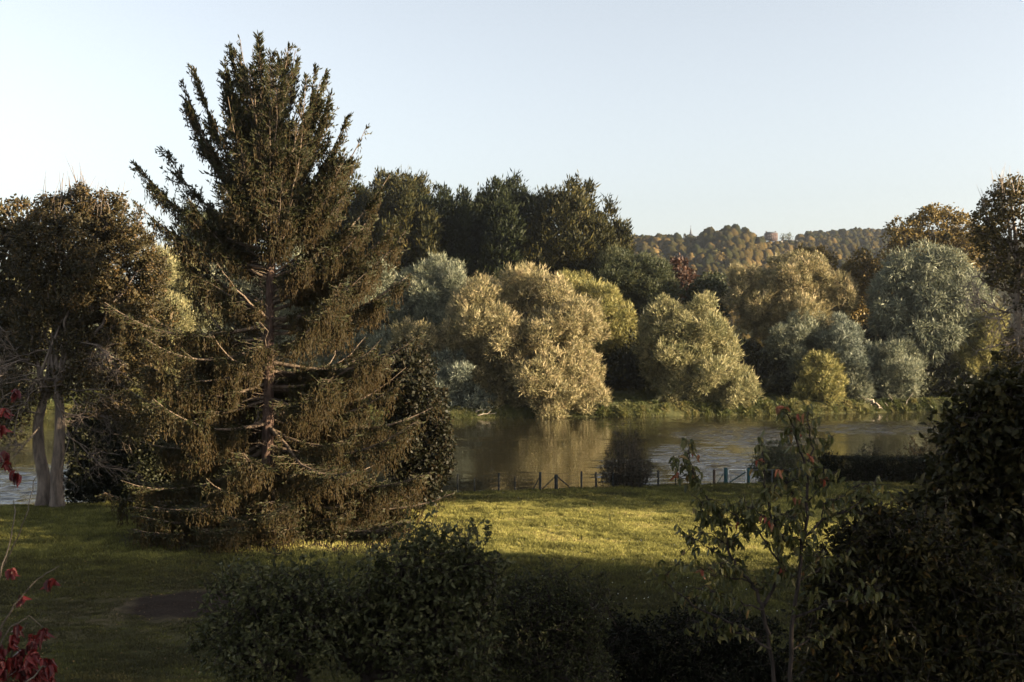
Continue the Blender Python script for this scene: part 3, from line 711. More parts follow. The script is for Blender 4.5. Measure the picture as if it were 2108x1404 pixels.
b = MB(); hip(b, 8 * s2, 2 * s2, 5.65 * s2, 7.5 * s2, 3.8 * s2, 3.6 * s2, 6 * s2); b.build('roof', M['slate'], ch)
# single trees on the hill that stand out
def htree(label, px, py_base, Y, r, hgt, mat, n=260, trunk=.25, size=1.4, group='single trees standing out on the hill', shape='round', kindname='hill_tree'):
    rng = np.random.default_rng(int(px * 7 + py_base)); base = P(px, py_base, Y)
    root = thing(kindname, label, 'tree', base, group)
    k = Y / F; mb = MB(); tb = MB()
    R = r * k; H = hgt * k
    tb.tube([(0, 0, -3), (0, 0, H * .5), (.2, 0, H * .85)], [.5, .35, .12], 5)
    if shape == 'cone':
        t = rng.uniform(0, 1, n) ** .7; an = rng.uniform(0, 2 * PI, n); rad = R * (t) * rng.uniform(.6, 1.05, n)
        p = np.stack([rad * np.cos(an), rad * np.sin(an), H * (1 - t * .95)], -1)
        mb.kites(rng, p, norm(np.stack([np.cos(an), np.sin(an), -.4 + 0 * an], -1)), size, size * .6, rng.uniform(.1, .8, n))
    else:
        lobs = [(rng.normal(0, .45, 3) * [R, R, H * .22] + [0, 0, H * (1 - .36)], np.array([R, R, H * .36]) * rng.uniform(.5, .75)) for _ in range(7)]
        for c, rr in lobs:
            d = rdir(rng, n // 7); p = c + d * rr * rng.uniform(.6, 1.05, (n // 7, 1))
            mb.kites(rng, p, norm(d + rng.normal(size=d.shape) * .7), size * rng.uniform(.7, 1.2, len(d)), size * .6, rng.uniform(.1, .9, len(d)))
            tb.cones(np.array([[0, 0, H * .4]]), c[None], .25, .08)
    tb.build('trunk', M['bark'], root, smooth=True); mb.build('crown', M[mat], root)
htree('thin tree left of the pair beside the hilltop brick house', 1611, 503, 1175, 6, 22, 'olive', 150)
htree('thin tree right of the pair beside the hilltop brick house', 1625, 503, 1178, 7, 23, 'olive', 160)
htree('round dark tree on the ridge right of the pair of thin trees', 1655, 502, 1190, 11, 17, 'dark', 380)
htree('round tan tree on the skyline above the golden autumn tree', 1673, 501, 1230, 9, 25, 'gold', 380)
htree('tiny bare tree left of the hilltop brick house', 1568, 498, 1165, 5, 9, 'brown', 50)
htree('dark pointed conifer left of the church spire', 1410, 500, 1070, 5, 20, 'dark', 300, shape='cone', kindname='conifer')
htree('low pointed conifer further left of the church', 1385, 501, 1070, 5, 15, 'dark', 260, shape='cone', kindname='conifer')
htree('dark flat topped tree on the right skyline of the hill', 1785, 486, 1400, 12, 13, 'dark', 380)
htree('tall bare crowned tree on the skyline right of the church', 1532, 496, 1080, 8, 24, 'brown', 260)
htree('pale yellow tree halfway down the hill above the dark round tree', 1482, 556, 860, 9, 40, 'gold', 420)
htree('pale poplar on the hillside below the ridge left of the yellow tree', 1466, 545, 880, 7, 32, 'willow_yellow', 360)
htree('pale round tree high on the slope below the church', 1490, 530, 930, 8, 22, 'willow_yellow', 340)
htree('yellow tree on the slope at the right end of the wooded headland', 1555, 528, 960, 10, 24, 'gold', 380)

# ================================================================== NEAR SIDE: the spruce
def spruce():
    rng = np.random.default_rng(2024)
    Y = 60.0; s = Y / F
    bx = PX(548, Y); b = np.array([bx, Y, float(ground_z(bx, Y))]); H = P(530, 72, Y)[2]
    root = thing('spruce_tree', 'huge dark spruce with hanging branch curtains standing on the lawn', 'tree', b)
    tz = np.linspace(-.3, H, 16)
    def axis(z): return np.stack([bx + np.interp(z, [0, 9, 16, H], [0, .15, .25, -.42]) , Y + 0 * np.asarray(z), z], -1)
    tr = MB(); fo = MB(); br = MB()
    tr.tube(axis(tz), .35 * np.clip(1 - tz / H, 0, 1) ** .85 + .03 + .18 * np.exp(-tz * 1.6), 10)
    TZ = [0, .8, 3, 5.4, 8, 10.6, 13.3, 16, 18, 20, 22, 23.6, 25, 26, 26.6]
    RR = [6.8, 8.2, 9.4, 9.4, 9.0, 8.2, 7.6, 7.0, 6.2, 5.4, 4.6, 4.0, 3.0, 2.1, 1.0]
    RL = [7.0, 8.6, 9.0, 8.6, 8.2, 7.8, 6.9, 6.0, 5.0, 3.7, 3.5, 3.7, 3.0, 2.1, 1.0]
    PT = [-12, -9, -4, 1, 7, 14, 22, 31, 38, 46, 54, 60, 66, 72, 76]
    specs = []
    nb = 250
    for i in range(nb):
        zt = 26.4 * ((i + .5) / nb) ** .72 + rng.uniform(-.25, .25)
        az = i * 2.39996 + rng.uniform(-.25, .25)
        if 11 < zt < 20 and rng.uniform() < .38: continue
        if 4 < zt <= 11 and rng.uniform() < .15: continue
        c = math.cos(az)
        reach = np.interp(zt, TZ, RR) * (1 + c) / 2 + np.interp(zt, TZ, RL) * (1 - c) / 2
        reach *= rng.uniform(.6, .95) if zt < 15 else rng.uniform(.45, .95) * (.92 if abs(c) < .5 else 1)
        specs.append((zt, az, reach, np.interp(zt, TZ, PT) + rng.uniform(-10, 10), 1.0))
    for (px, py, pitch, daz, dens) in ((280, 342, 33, .1, 1.0), (318, 296, 42, -.25, .7), (300, 428, 26, .2, .9), (366, 170, 58, .15, 1.2), (364, 215, 52, -.2, 1.0), (395, 145, 62, .3, 1.2), (240, 625, 8, .15, 1.3), (232, 800, 4, -.2, 1.2), (172, 1070, -3, -.35, .8), (225, 1010, -4, .1, 1.3),
                             (700, 236, 52, .1, 1.0), (668, 195, 60, -.2, 1.2), (650, 140, 66, .2, 1.2), (748, 268, 46, -.1, 1.1), (792, 352, 42, .15, 1.2), (838, 478, 34, -.2, 1.3), (800, 455, 36, .3, 1.3), (845, 560, 22, .1, 1.3), (868, 690, 10, -.15, 1.4), (905, 830, 3, .2, 1.2), (932, 1022, -7, .12, 1.0), (890, 960, -4, -.3, 1.4), (815, 1060, -8, -.4, 1.4), (470, 105, 70, .3, 1.2), (600, 108, 70, -.3, 1.2), (485, 85, 76, .2, .8), (575, 90, 74, .5, .9)):
        p = P(px, py, Y)
        ax = axis(np.array([p[2]]))[0]
        dx = p[0] - ax[0]
        az = (0 if dx > 0 else PI) + daz
        specs.append((p[2], az, abs(dx) / math.cos(daz), pitch, dens))
    for _ in range(46):
        az = rng.uniform(0, 2 * PI); specs.append((rng.uniform(.3, 2.4), az, (8.6 + .5 * math.cos(az)) * rng.uniform(.62, 1.0), rng.uniform(-14, -4), 1.25))
    # curve every branch
    for zt, az, reach, pitch, dens in specs:
        if math.sin(az) < -.72 and 4 < zt < 17 and rng.uniform() < .5: continue
        rise = reach * math.tan(math.radians(pitch))
        z0 = zt - rise
        if z0 < .5: z0 = .5 + rng.uniform(0, .5)
        if z0 > H - .3: z0 = H - .3
        rise = zt - z0
        a0 = axis(np.array([z0]))[0]
        n = 10; t = np.linspace(0, 1, n)
        dirh = np.array([math.cos(az), math.sin(az), 0]); lat = np.array([-math.sin(az), math.cos(az), 0])
        wob = np.cumsum(rng.normal(0, .02 * reach, n)); wob -= wob[0]
        curve_z = rise * t + reach * (-.10 * np.sin(PI * t) * (1 if zt < 14 else .5) + .07 * t ** 4 - .07 * t)
        e_ = np.interp(zt, [0, 10, 18, 24], [1.0, .92, .8, .62])
        pts = a0 + dirh * (reach * t ** e_)[:, None] + lat * wob[:, None] + np.stack([0 * t, 0 * t, curve_z], -1)
        r0 = .035 + .012 * reach
        br.tube(pts, np.linspace(r0, .012, n), 5, cap=False)
        L = np.linalg.norm(np.diff(pts, axis=0), axis=1).sum()
        low = np.interp(zt, [0, 8, 16, 20, 26], [1, 1, .8, .5, .25])
        t0 = np.interp(zt, [0, 6, 14, 20, 26], [.15, .15, .16, .12, .04])
        m = int(L * (1 - t0) / np.interp(zt, [0, 12, 18, 24], [.054, .058, .050, .038]) * dens)
        tt = rng.uniform(t0, 1, m)
        base = np.stack([np.interp(tt, t, pts[:, k]) for k in range(3)], -1)
        ph = rng.uniform(0, 50); clmp = vnoise(tt * L / .55 + ph, np.zeros(m) + ph, 5)
        kp = rng.uniform(0, 1, m) < .12 + 1.15 * sstep(.3, .62, clmp)
        tt = tt[kp]; base = base[kp]; clmp = clmp[kp]; m = len(tt)
        if m < 3: continue
        sg = rng.choice([-1, 1], m)
        ll = (.22 + np.minimum(.30 * reach, 1.7) * (1 - tt) ** .55 * (.35 + .65 * sstep(t0 - .1, t0 + .25, tt))) * rng.uniform(.3, 1.25, m) * (.55 + .8 * clmp)
        up_f = np.interp(zt, [0, 14, 20, 26], [.0, .12, .55, 1.0])
        fw = rng.uniform(.2, 1.1, m)
        ld = norm(lat * (sg * 1.0)[:, None] + dirh * fw[:, None] + np.array([0, 0, 1]) * (up_f + rng.normal(0, .22, m) - .15)[:, None])
        end = base + ld * ll[:, None]
        br.cones(base, end, .012, .005)
        cl = rng.uniform(0, 1, m) * .35
        # shoots on the side twigs: bottle brush fingers
        ns = np.maximum(2, (ll / .10).astype(int)); idx = np.repeat(np.arange(m), ns); u = rng.uniform(.1, 1, len(idx))
        p = base[idx] + ld[idx] * (ll[idx] * u)[:, None]
        d = norm(ld[idx] * .9 + rng.normal(size=(len(idx), 3)) * .5 + np.array([0, 0, np.interp(zt, [0, 16, 22, 26], [.0, .1, .45, .7])]))
        shoots(fo, rng, p, d, rng.uniform(.12, .26, len(idx)) * np.interp(zt, [0, 15, 21], [1, 1, 1.35]), np.interp(zt, [0, 15, 21], [.06, .06, .078]), .62 + cl[idx] * .6 + rng.normal(0, .15, len(idx)))
        # tips
        shoots(fo, rng, end, norm(ld + np.array([0, 0, .35])), rng.uniform(.16, .30, m), .055, rng.uniform(.5, 1, m))
        # hanging curtains
        nh = np.maximum(1, (ll / .16 * (.25 + .9 * low)).astype(int)); idx = np.repeat(np.arange(m), nh); u = rng.uniform(.05, 1, len(idx))
        p = base[idx] + ld[idx] * (ll[idx] * u)[:, None]
        hl = (.16 + 1.55 * low ** 1.3 * rng.uniform(0, 1, len(idx)) ** 2.0) * np.interp(tt[idx], [t0, t0 + .2, .85, 1], [.7, 1, .9, .35])
        hl = np.minimum(hl, np.maximum(.1, p[:, 2] - .05))
        hd = norm(np.array([0, 0, -1.0]) + rng.normal(0, .10, (len(idx), 3)))
        k = np.maximum(1, (hl / .13).astype(int)); j = np.repeat(np.arange(len(idx)), k); v = rng.uniform(0, 1, len(j))
        p2 = p[j] + hd[j] * (hl[j] * v)[:, None]
        d2 = norm(hd[j] + rng.normal(0, .30, (len(j), 3)))
        tint = .08 + .55 * cl[idx][j] + rng.normal(0, .12, len(j)) + .22 * (1 - v)
        shoots(fo, rng, p2, d2, rng.uniform(.14, .30, len(j)), .05, tint)
    # leader
    p = axis(rng.uniform(H - 2.2, H - .1, 160)); an = rng.uniform(0, 2 * PI, 160)
    shoots(fo, rng, p, norm(np.stack([np.cos(an), np.sin(an), 1.1 + 0 * an], -1)), rng.uniform(.25, .6, 160), .08, rng.uniform(.4, 1, 160))
    # dead inner twigs
    m = 260; z = rng.uniform(1.5, 15, m); an = rng.uniform(0, 2 * PI, m); a = axis(z)
    ln = rng.uniform(.5, 2.2, m)
    e = a + np.stack([np.cos(an) * ln, np.sin(an) * ln, rng.uniform(-.3, .5, m) * ln], -1)
    br.cones(a, e, .02, .006)
    tr.build('trunk', M['bark_spruce'], root, b, smooth=True)
    br.build('branch', M['bark_spruce_limb'], root, b, smooth=True)
    fo.build('crown', M['spruce'], root, b)
    print('spruce faces', sum(len(x) for x in fo.f))
def shoots(mb, rng, p, d, l, w, tint):
    n = len(p)
    if n == 0: return
    ref = rdir(rng, n); a = norm(np.cross(d, ref)); bb = np.cross(d, a)
    mb.kites(rng, p, d, l, w, tint, a); mb.kites(rng, p, d, l, w, tint, bb)
spruce()

# ------------------------------------------------------------------ the left trees
def twig_tangle(mb, rng, p0, d0, length, r, depth, gnarl=.35, droop=0.0):
    n = 6; pts = [np.array(p0, float)]; d = np.array(d0, float)
    for i in range(n - 1):
        d = norm(d + rng.normal(0, gnarl, 3) * .6 + np.array([0, 0, -droop])); pts.append(pts[-1] + d * length / (n - 1))
    mb.tube(pts, np.linspace(r, r * .5, n), 4, cap=False)
    if depth > 0:
        for i in range(rng.integers(3, 6)):
            k = rng.integers(1, n); q = pts[k]
            dd = norm((pts[k] - pts[k - 1]) / np.linalg.norm(pts[k] - pts[k - 1]) + rng.normal(0, .75, 3))
            twig_tangle(mb, rng, q, dd, length * rng.uniform(.45, .75), r * .55, depth - 1, gnarl, droop)
def left_tree():
    rng = np.random.default_rng(91); Y = 68.5
    bx = PX(103, Y); b = np.array([bx, Y, float(ground_z(bx, Y))])
    root = thing('plane_tree', 'twin trunked tree with pale bark and brown autumn leaves at the left', 'tree', b)
    lob = lobes_px([(180, 415, 34, 40), (140, 440, 40, 40), (215, 440, 36, 40), (105, 455, 40, 36), (240, 480, 44, 44), (170, 490, 60, 50), (90, 500, 52, 48), (275, 530, 48, 48), (215, 545, 60, 54), (140, 560, 64, 54),
                    (65, 560, 56, 56), (318, 575, 38, 46), (265, 610, 56, 50), (185, 640, 66, 50), (100, 640, 60, 56), (300, 650, 46, 40), (240, 690, 50, 40), (150, 710, 56, 44)], Y, rng, 1.0)
    low_ = lobes_px([(60, 720, 56, 44), (40, 800, 50, 50), (200, 770, 56, 44), (270, 760, 44, 50), (230, 830, 50, 44), (150, 790, 50, 40), (20, 870, 40, 44), (310, 720, 40, 50), (325, 800, 36, 50), (290, 870, 44, 44), (335, 660, 36, 44)], Y, rng, 1.0)
    cr = MB(); crown(cr, rng, low_, l=.2, w=.11, k=1.2, out=.3, up=0, jit=1.0, clump=.35, inner=.1, lo=.4, hi=1.1)
    lob = sublobes(rng, lob, 4, .55, .6, .1, .6)
    cl = crown(cr, rng, lob, l=.165, w=.105, k=2.3, out=.4, up=.1, jit=1.0, clump=.3, inner=.05, lo=.55, hi=1.15)
    # upright twigs at the top
    t1 = MB(); t2 = MB()
    for tb, line, r0 in ((t1, [(88, 1046), (92, 990), (80, 930), (78, 870), (95, 800), (110, 720), (120, 640), (140, 540), (150, 470)], .41),
                         (t2, [(118, 1046), (116, 980), (122, 920), (124, 850), (118, 790), (130, 740), (150, 680), (170, 600), (180, 500), (182, 420)], .38)):
        pts = np.array([P(x, y, Y + (.25 if tb is t1 else -.2)) for x, y in line])
        n = 30; t = np.linspace(0, len(pts) - 1, n); q = np.stack([np.interp(t, np.arange(len(pts)), pts[:, k]) for k in range(3)], -1)
        q[:, 2] = np.maximum.accumulate(q[:, 2]); q[0, 2] -= .4
        rr = np.interp(np.linspace(0, 1, n), [0, .04, .3, .55, 1], [1.55, 1.05, .82, .5, .08]) * r0
        tb.tube(q, rr, 12)
        for c, r in lob:
            if rng.uniform() < .2:
                k = rng.integers(13, 26); a = q[k]; k2 = max(4, 6)
                if c[2] < a[2]: a = q[13]
                tb.tube(bend(rng, a, c + [0, 0, .3], 8, wob=.09), np.linspace(.13, .03, 8), 5, cap=False)
    e = cl[rng.choice(len(cl), 420)]
    cen = np.array([c for c, r in lob]); s_ = cen[np.linalg.norm(e[:, None] - cen[None], axis=2).argmin(1)]
    t2.cones(s_, e + (e - s_) * .15, .035, .01)
    top = e[e[:, 2] > P(0, 500, Y)[2]]
    t2.cones(top, top + np.stack([rng.normal(0, .3, len(top)), rng.normal(0, .3, len(top)), rng.uniform(.6, 1.9, len(top))], -1), .025, .007)
    # pale dead tangles low in the crown
    dead = MB()
    for (px, py, dx, dz) in ((120, 780, -1, -.1), (122, 800, 1, .1), (100, 760, -1, .3), (130, 760, 1, .4), (122, 840, 1, -.2), (88, 850, -1, .1), (110, 820, .6, -.6), (130, 720, 1, .2), (90, 800, -.7, -.5), (140, 700, .8, .5), (122, 860, .9, .2), (100, 720, -.8, .4), (150, 760, .8, -.5), (170, 720, .9, -.2), (120, 880, .8, -.6), (80, 880, -.5, -.8), (200, 700, .7, -.4), (60, 740, -.8, -.3)):
        a = P(px, py, Y - .3)
        twig_tangle(dead, rng, a, norm(np.array([dx, rng.uniform(-.9, .2), dz])), rng.uniform(2.4, 4.2), .06, 3, .45, .10)
    t1.build('trunk', M['bark_mid'], root, b, smooth=True); t2.build('trunk', M['bark_mid'], root, b, smooth=True)
    dead.build('dead_branch', M['bark_mid'], root, b, smooth=True)
    cr.build('crown', M['brown'], root, b)
left_tree()
GL = 'dark trees and bushes by the near bank'
tree('ash_tree', 'dark leafy tree cut by the left edge of the photo', 'tree', 72, -20, [(-10, 470, 60, 52), (35, 480, 44, 46), (-30, 560, 70, 66), (40, 560, 50, 56), (15, 640, 60, 56), (-40, 680, 70, 70), (20, 720, 50, 50), (-20, 800, 60, 60)], 'brown', base=None, r0=.35, l=.28, w=.19, k=1.25, ntw=260, group=None)
tree('laurel_bush', 'black evergreen bush filling the gap right of the twin trunks', 'bush', 74, 190, [(165, 970, 26, 66), (200, 940, 44, 70), (245, 930, 44, 80), (215, 1000, 50, 42), (180, 880, 34, 50), (150, 1000, 18, 40), (235, 860, 44, 50), (275, 985, 40, 50)], 'dark', r0=.12, l=.2, w=.13, group=GL, ntw=40)
tree('holly_bush', 'black evergreen bush behind the left skirt of the spruce', 'bush', 73, 310, [(290, 920, 44, 84), (335, 940, 50, 80), (300, 990, 50, 50), (375, 960, 44, 66)], 'dark', r0=.12, l=.2, w=.13, group=GL, ntw=40)
tree('hazel_bush', 'sunlit yellow green bush glowing through the gap left of the spruce trunk', 'bush', 75.2, 385, [(370, 962, 24, 18), (395, 965, 26, 20), (350, 975, 20, 20), (380, 985, 34, 22)], 'willow_yellow', r0=.08, l=.2, w=.13, group=GL, ntw=20)
tree('hawthorn_tree', 'dark reddish leaved tree at the right flank of the spruce', 'tree', 68, 868, [(845, 770, 44, 46), (872, 830, 40, 50), (888, 890, 36, 50), (905, 970, 26, 36), (900, 920, 30, 40), (880, 950, 34, 44), (850, 880, 46, 60), (895, 960, 22, 40), (850, 990, 40, 34), (820, 780, 46, 60), (868, 1000, 44, 34), (835, 930, 46, 50)], 'russet', bark='bark_dark', r0=.2, l=.22, w=.15, k=1.9, ntw=120, group=GL, base=None)
# tree at the right edge with bare limbs
def right_tree():
    rng = np.random.default_rng(303); Y = 80.0
    bx = PX(2112, Y); b = np.array([bx, Y, float(ground_z(bx, Y))])
    root = thing('oak_tree', 'tall thin leaved tree with bare gnarled limbs at the right edge', 'tree', b)
    lob = lobes_px([(2075, 400, 26, 40), (2050, 425, 34, 32), (2100, 420, 36, 46), (2030, 450, 28, 26), (2085, 470, 48, 40), (2020, 480, 24, 24), (2045, 510, 36, 34), (2100, 530, 44, 44), (2140, 480, 50, 60), (2060, 560, 34, 34), (2110, 600, 34, 30), (2150, 600, 50, 60),
                    (2095, 705, 26, 40), (2120, 740, 40, 50), (2085, 750, 30, 36)], Y, rng, 1.0)
    cr = MB(); cl = crown(cr, rng, lob, l=.24, w=.16, k=1.7, out=.4, up=.1, jit=1.0, clump=.24, inner=.03, lo=.5, hi=1.2)
    tr = MB()
    line = [(2112, 1000), (2110, 860), (2104, 760), (2098, 680), (2092, 620), (2096, 560), (2090, 480), (2078, 390)]
    pts = np.array([P(x, y, Y) for x, y in line]); n = 26; t = np.linspace(0, len(pts) - 1, n)
    q = np.stack([np.interp(t, np.arange(len(pts)), pts[:, k]) for k in range(3)], -1)
    tr.tube(q, np.interp(np.linspace(0, 1, n), [0, .5, 1], [.42, .3, .05]), 10)
    for c, r in lob:
        k = rng.integers(12, 22); a = q[k]
        if c[2] < a[2]: a = q[11]
        tr.tube(bend(rng, a, c, 8, wob=.12), np.linspace(.12, .025, 8), 5, cap=False)
    for (px, py, dx, dz) in ((2092, 600, -1, .15), (2095, 640, -1, -.1), (2098, 680, -1, .2), (2098, 700, -1, -.5), (2090, 560, -1, .35), (2100, 690, .4, -.8), (2094, 620, -.6, -.6), (2100, 660, -.9, .0)):
        twig_tangle(tr, rng, P(px, py, Y), norm(np.array([dx, rng.uniform(-.6, .4), dz])), rng.uniform(2.2, 3.8), .09, 3, .5, .05)
    e = cl[rng.choice(len(cl), 300)]; cen = np.array([c for c, r in lob]); s_ = cen[np.linalg.norm(e[:, None] - cen[None], axis=2).argmin(1)]
    tr.cones(s_, e + (e - s_) * .2, .03, .008)
    top = e[e[:, 2] > P(0, 440, Y)[2]]
    tr.cones(top, top + np.stack([rng.normal(0, .3, len(top)), rng.normal(0, .3, len(top)), rng.uniform(.6, 1.6, len(top))], -1), .025, .007)
    tr.build('trunk', M['bark_pale'], root, b, smooth=True); cr.build('crown', M['gold_brown'], root, b)
right_tree()

# ------------------------------------------------------------------ bushes, hedge and fences by the water
def twig_bush(name, label, px, py_top, py_base, hw_px, Y, mat, bark, seed, ntw=170, leaf=None, nleaf=9, cat='bush', group=None, base=None, wide=.8):
    rng = np.random.default_rng(seed); k = Y / F
    b = P(px, py_base, Y) if base is None else np.array(base)
    root = thing(name, label, cat, b, group); H = (py_base - py_top) * k; R = hw_px * k
    tb = MB(); S = []; D = []
    m = ntw
    an = rng.uniform(0, 2 * PI, m); rr = R * np.sqrt(rng.uniform(0, 1, m)); hh = H * (1 - .72 * (rr / R) ** 1.5) * rng.uniform(.45, 1.0, m)
    for i in range(m):
        e = b + np.array([rr[i] * math.cos(an[i]), rr[i] * math.sin(an[i]), hh[i]])
        st = b + np.array([(e - b)[0] * rng.uniform(.3, .8) + rng.normal(0, .1), (e - b)[1] * rng.uniform(.3, .8) + rng.normal(0, .1), -.15])
        mid = st + (e - st) * .5 + np.array([(e - st)[0] * wide * .2, (e - st)[1] * wide * .2, 0])
        t = np.linspace(0, 1, 6)[:, None]; q = st * (1 - t) ** 2 + 2 * mid * t * (1 - t) + e * t * t
        tb.tube(q, np.linspace(.022, .006, 6), 3, cap=False)
        a = q[rng.integers(1, 6, 9)]; d = norm(rng.normal(size=(9, 3)) + [0, 0, .5] + (e - b) / max(H, .1) * .8)
        ln = rng.uniform(.2, .65, 9); tb.cones(a, a + d * ln[:, None], .008, .003)
        S.append(a); D.append(d * ln[:, None])
    tb.build('stem', M[bark], root, b)
    S = np.concatenate(S); D = np.concatenate(D)
    idx = np.repeat(np.arange(len(S)), nleaf); u = rng.uniform(.1, 1.0, (len(idx), 1))
    lb = MB(); p = S[idx] + D[idx] * u
    lb.kites(rng, p, norm(norm(D[idx]) * .5 + rng.normal(size=p.shape) * .8), leaf[0] * rng.uniform(.6, 1.3, len(p)), leaf[1], rng.uniform(.05, .95, len(p)))
    lb.build('foliage', M[mat], root, b)
    return root
GB = 'bushes along the garden fence'
twig_bush('hawthorn_bush', 'dark twiggy bush with reddish tips in front of the river by the fence', 1290, 862, 1000, 54, 78.3, 'russet', 'bark', 401, 200, (.10, .05), 9, group=GB)
twig_bush('elder_bush', 'grey green bush behind the cherry sapling right of the blue gate', 1605, 885, 992, 58, 80.5, 'olive', 'bark', 402, 180, (.16, .06), 8, group=GB)
twig_bush('bramble_bush', 'low dark bush at the left end of the clipped hedge', 1705, 925, 1000, 34, 80.6, 'hedge', 'bark_dark', 403, 130, (.14, .08), 10, group=GB)
twig_bush('elder_bush', 'loose dark bush rising behind the middle of the clipped hedge', 1790, 912, 990, 46, 82.5, 'dark', 'bark_dark', 404, 130, (.15, .07), 10, group=GB)
twig_bush('elder_bush', 'loose brown bush behind the right end of the clipped hedge', 1890, 890, 990, 56, 82.5, 'brown', 'bark_dark', 405, 150, (.15, .07), 8, group=GB)
def box_hedge(name, label, x0, x1, y0, y1, h, mat, seed, l=.10, n=26000):
    rng = np.random.default_rng(seed); cx = (x0 + x1) / 2; cy = (y0 + y1) / 2; zb = float(ground_z(cx, cy))
    root = thing(name, label, 'hedge', (cx, cy, zb))
    p = np.stack([rng.uniform(x0, x1, n), rng.uniform(y0, y1, n), rng.uniform(0, h, n)], -1)
    face = rng.integers(0, 4, n)
    p[face == 0, 1] = y0; p[face == 1, 2] = h; p[face == 2, 1] = y1
    o = np.zeros((n, 3)); o[face == 0, 1] = -1; o[face == 1, 2] = 1; o[face == 2, 1] = 1; o[face == 3, 0] = np.sign(p[face == 3, 0] - cx)
    p += rng.normal(0, .09, (n, 3)); p[:, 2] += .28 * (vnoise(p[:, 0] / 1.2, p[:, 1] / 1.2, seed) - .5) * (p[:, 2] / h) + zb
    mb = MB(); mb.kites(rng, p, norm(o * .5 + rng.normal(size=(n, 3)) * .7), l * rng.uniform(.7, 1.5, n), l * .62, rng.uniform(0, 1, n) * .6 + .4 * vnoise(p[:, 0] / .6, p[:, 2] / .5, 9))
    tb = MB(); m = 260
    a = np.stack([rng.uniform(x0 + .2, x1 - .2, m), rng.uniform(y0 + .3, y1 - .3, m), np.full(m, zb - .1)], -1)
    tb.cones(a, a + np.stack([rng.normal(0, .2, m), rng.normal(0, .2, m), rng.uniform(.7, .95, m) * h], -1), .03, .008)
    c = np.array([cx, cy, zb]); tb.build('stem', M['bark_dark'], root, c); mb.build('foliage', M[mat], root, c)
box_hedge('clipped_hedge', 'long dark clipped hedge along the water at the right', PX(1685, 80), PX(1985, 80), 79.6, 81.4, 1.95, 'hedge', 61)

M['post'] = plain('dark_post', (.012, .014, .013), .8, var=.3)
M['post_brown'] = plain('brown_post', (.05, .036, .027), .9)
M['gate_blue'] = plain('blue_green_paint', (.012, .045, .05), .7, .2)
M['steel'] = plain('galvanised_tube', (.12, .125, .125), .6, .3, .2)
M['steel_light'] = plain('pale_tube', (.55, .56, .55), .5, .4)
M['wire'] = plain('fence_wire', (.03, .032, .03), .7, .2, .0)
def post(mb, px, top, Y, r=.04, sides=6, base=None):
    b = P(px, top, Y); zb = float(ground_z(b[0], Y)) - .25
    mb.tube([(b[0], Y, zb), (b[0], Y, b[2] - .03), (b[0], Y, b[2])], [r, r, r * .6], sides)
def fy(px): return float(near_edge(PX(px, 76))) - .15
def wire_fence(label, posts, mat, span):
    px0 = posts[0][0]; Y0 = fy(px0); b = np.array([PX(px0, Y0), Y0, float(ground_z(PX(px0, Y0), Y0))])
    root = thing('wire_fence', label, 'fence', b)
    tops = []
    for e in posts:
        mb = MB(); Y = fy(e[0]); post(mb, e[0], e[1], Y, (e[2] if len(e) > 2 else .045) * 1.4)
        o = mb.build('post', M[e[4] if len(e) > 4 else mat], root, b)
        tops.append((PX(e[0], Y), Y, CZ - (e[1] - 702) / F * Y))
        if len(e) > 3 and e[3]:
            for bx_, by_, tx_, ty_ in e[3]:
                m2 = MB(); m2.tube([P(tx_, ty_, Y - .05), P(bx_, by_, Y - .05)], .04, 5); m2.build('brace', M[mat], root, b)
    wb = MB()
    for h in (.12, .35, .58, .81, 1.0):
        q = np.array([[x, y, float(ground_z(x, y)) + (z - float(ground_z(x, y))) * h] for x, y, z in tops])
        wb.tube(q, .006, 3, cap=False)
    # woven mesh: thin verticals
    for (a, c) in zip(tops[:-1], tops[1:]):
        n = int(abs(c[0] - a[0]) / .15)
        for u in (np.arange(n) + .5) / max(n, 1):
            x = a[0] + (c[0] - a[0]) * u; y = a[1] + (c[1] - a[1]) * u; z = a[2] + (c[2] - a[2]) * u - .05; g = float(ground_z(x, y))
            wb.cones(np.array([[x, y, g]]), np.array([[x, y, z]]), .003, .003)
    wb.build('wire_mesh', M['wire'], root, b)
wire_fence('wire fence on dark posts along the lawn edge left of the blue gate',
    [(905, 978), (942, 976), (977, 984, .03), (1027, 973), (1060, 980, .03), (1112, 972, .06, [(1096, 1010, 1111, 982)]), (1145, 977, .09, [(1114, 1009, 1143, 981), (1174, 1004, 1147, 981)]), (1197, 970, .05), (1227, 972, .05),
     (1262, 972), (1318, 972), (1355, 968), (1391, 966, .035), (1430, 966), (1470, 966, .07, None, 'post_brown')], 'post', None)
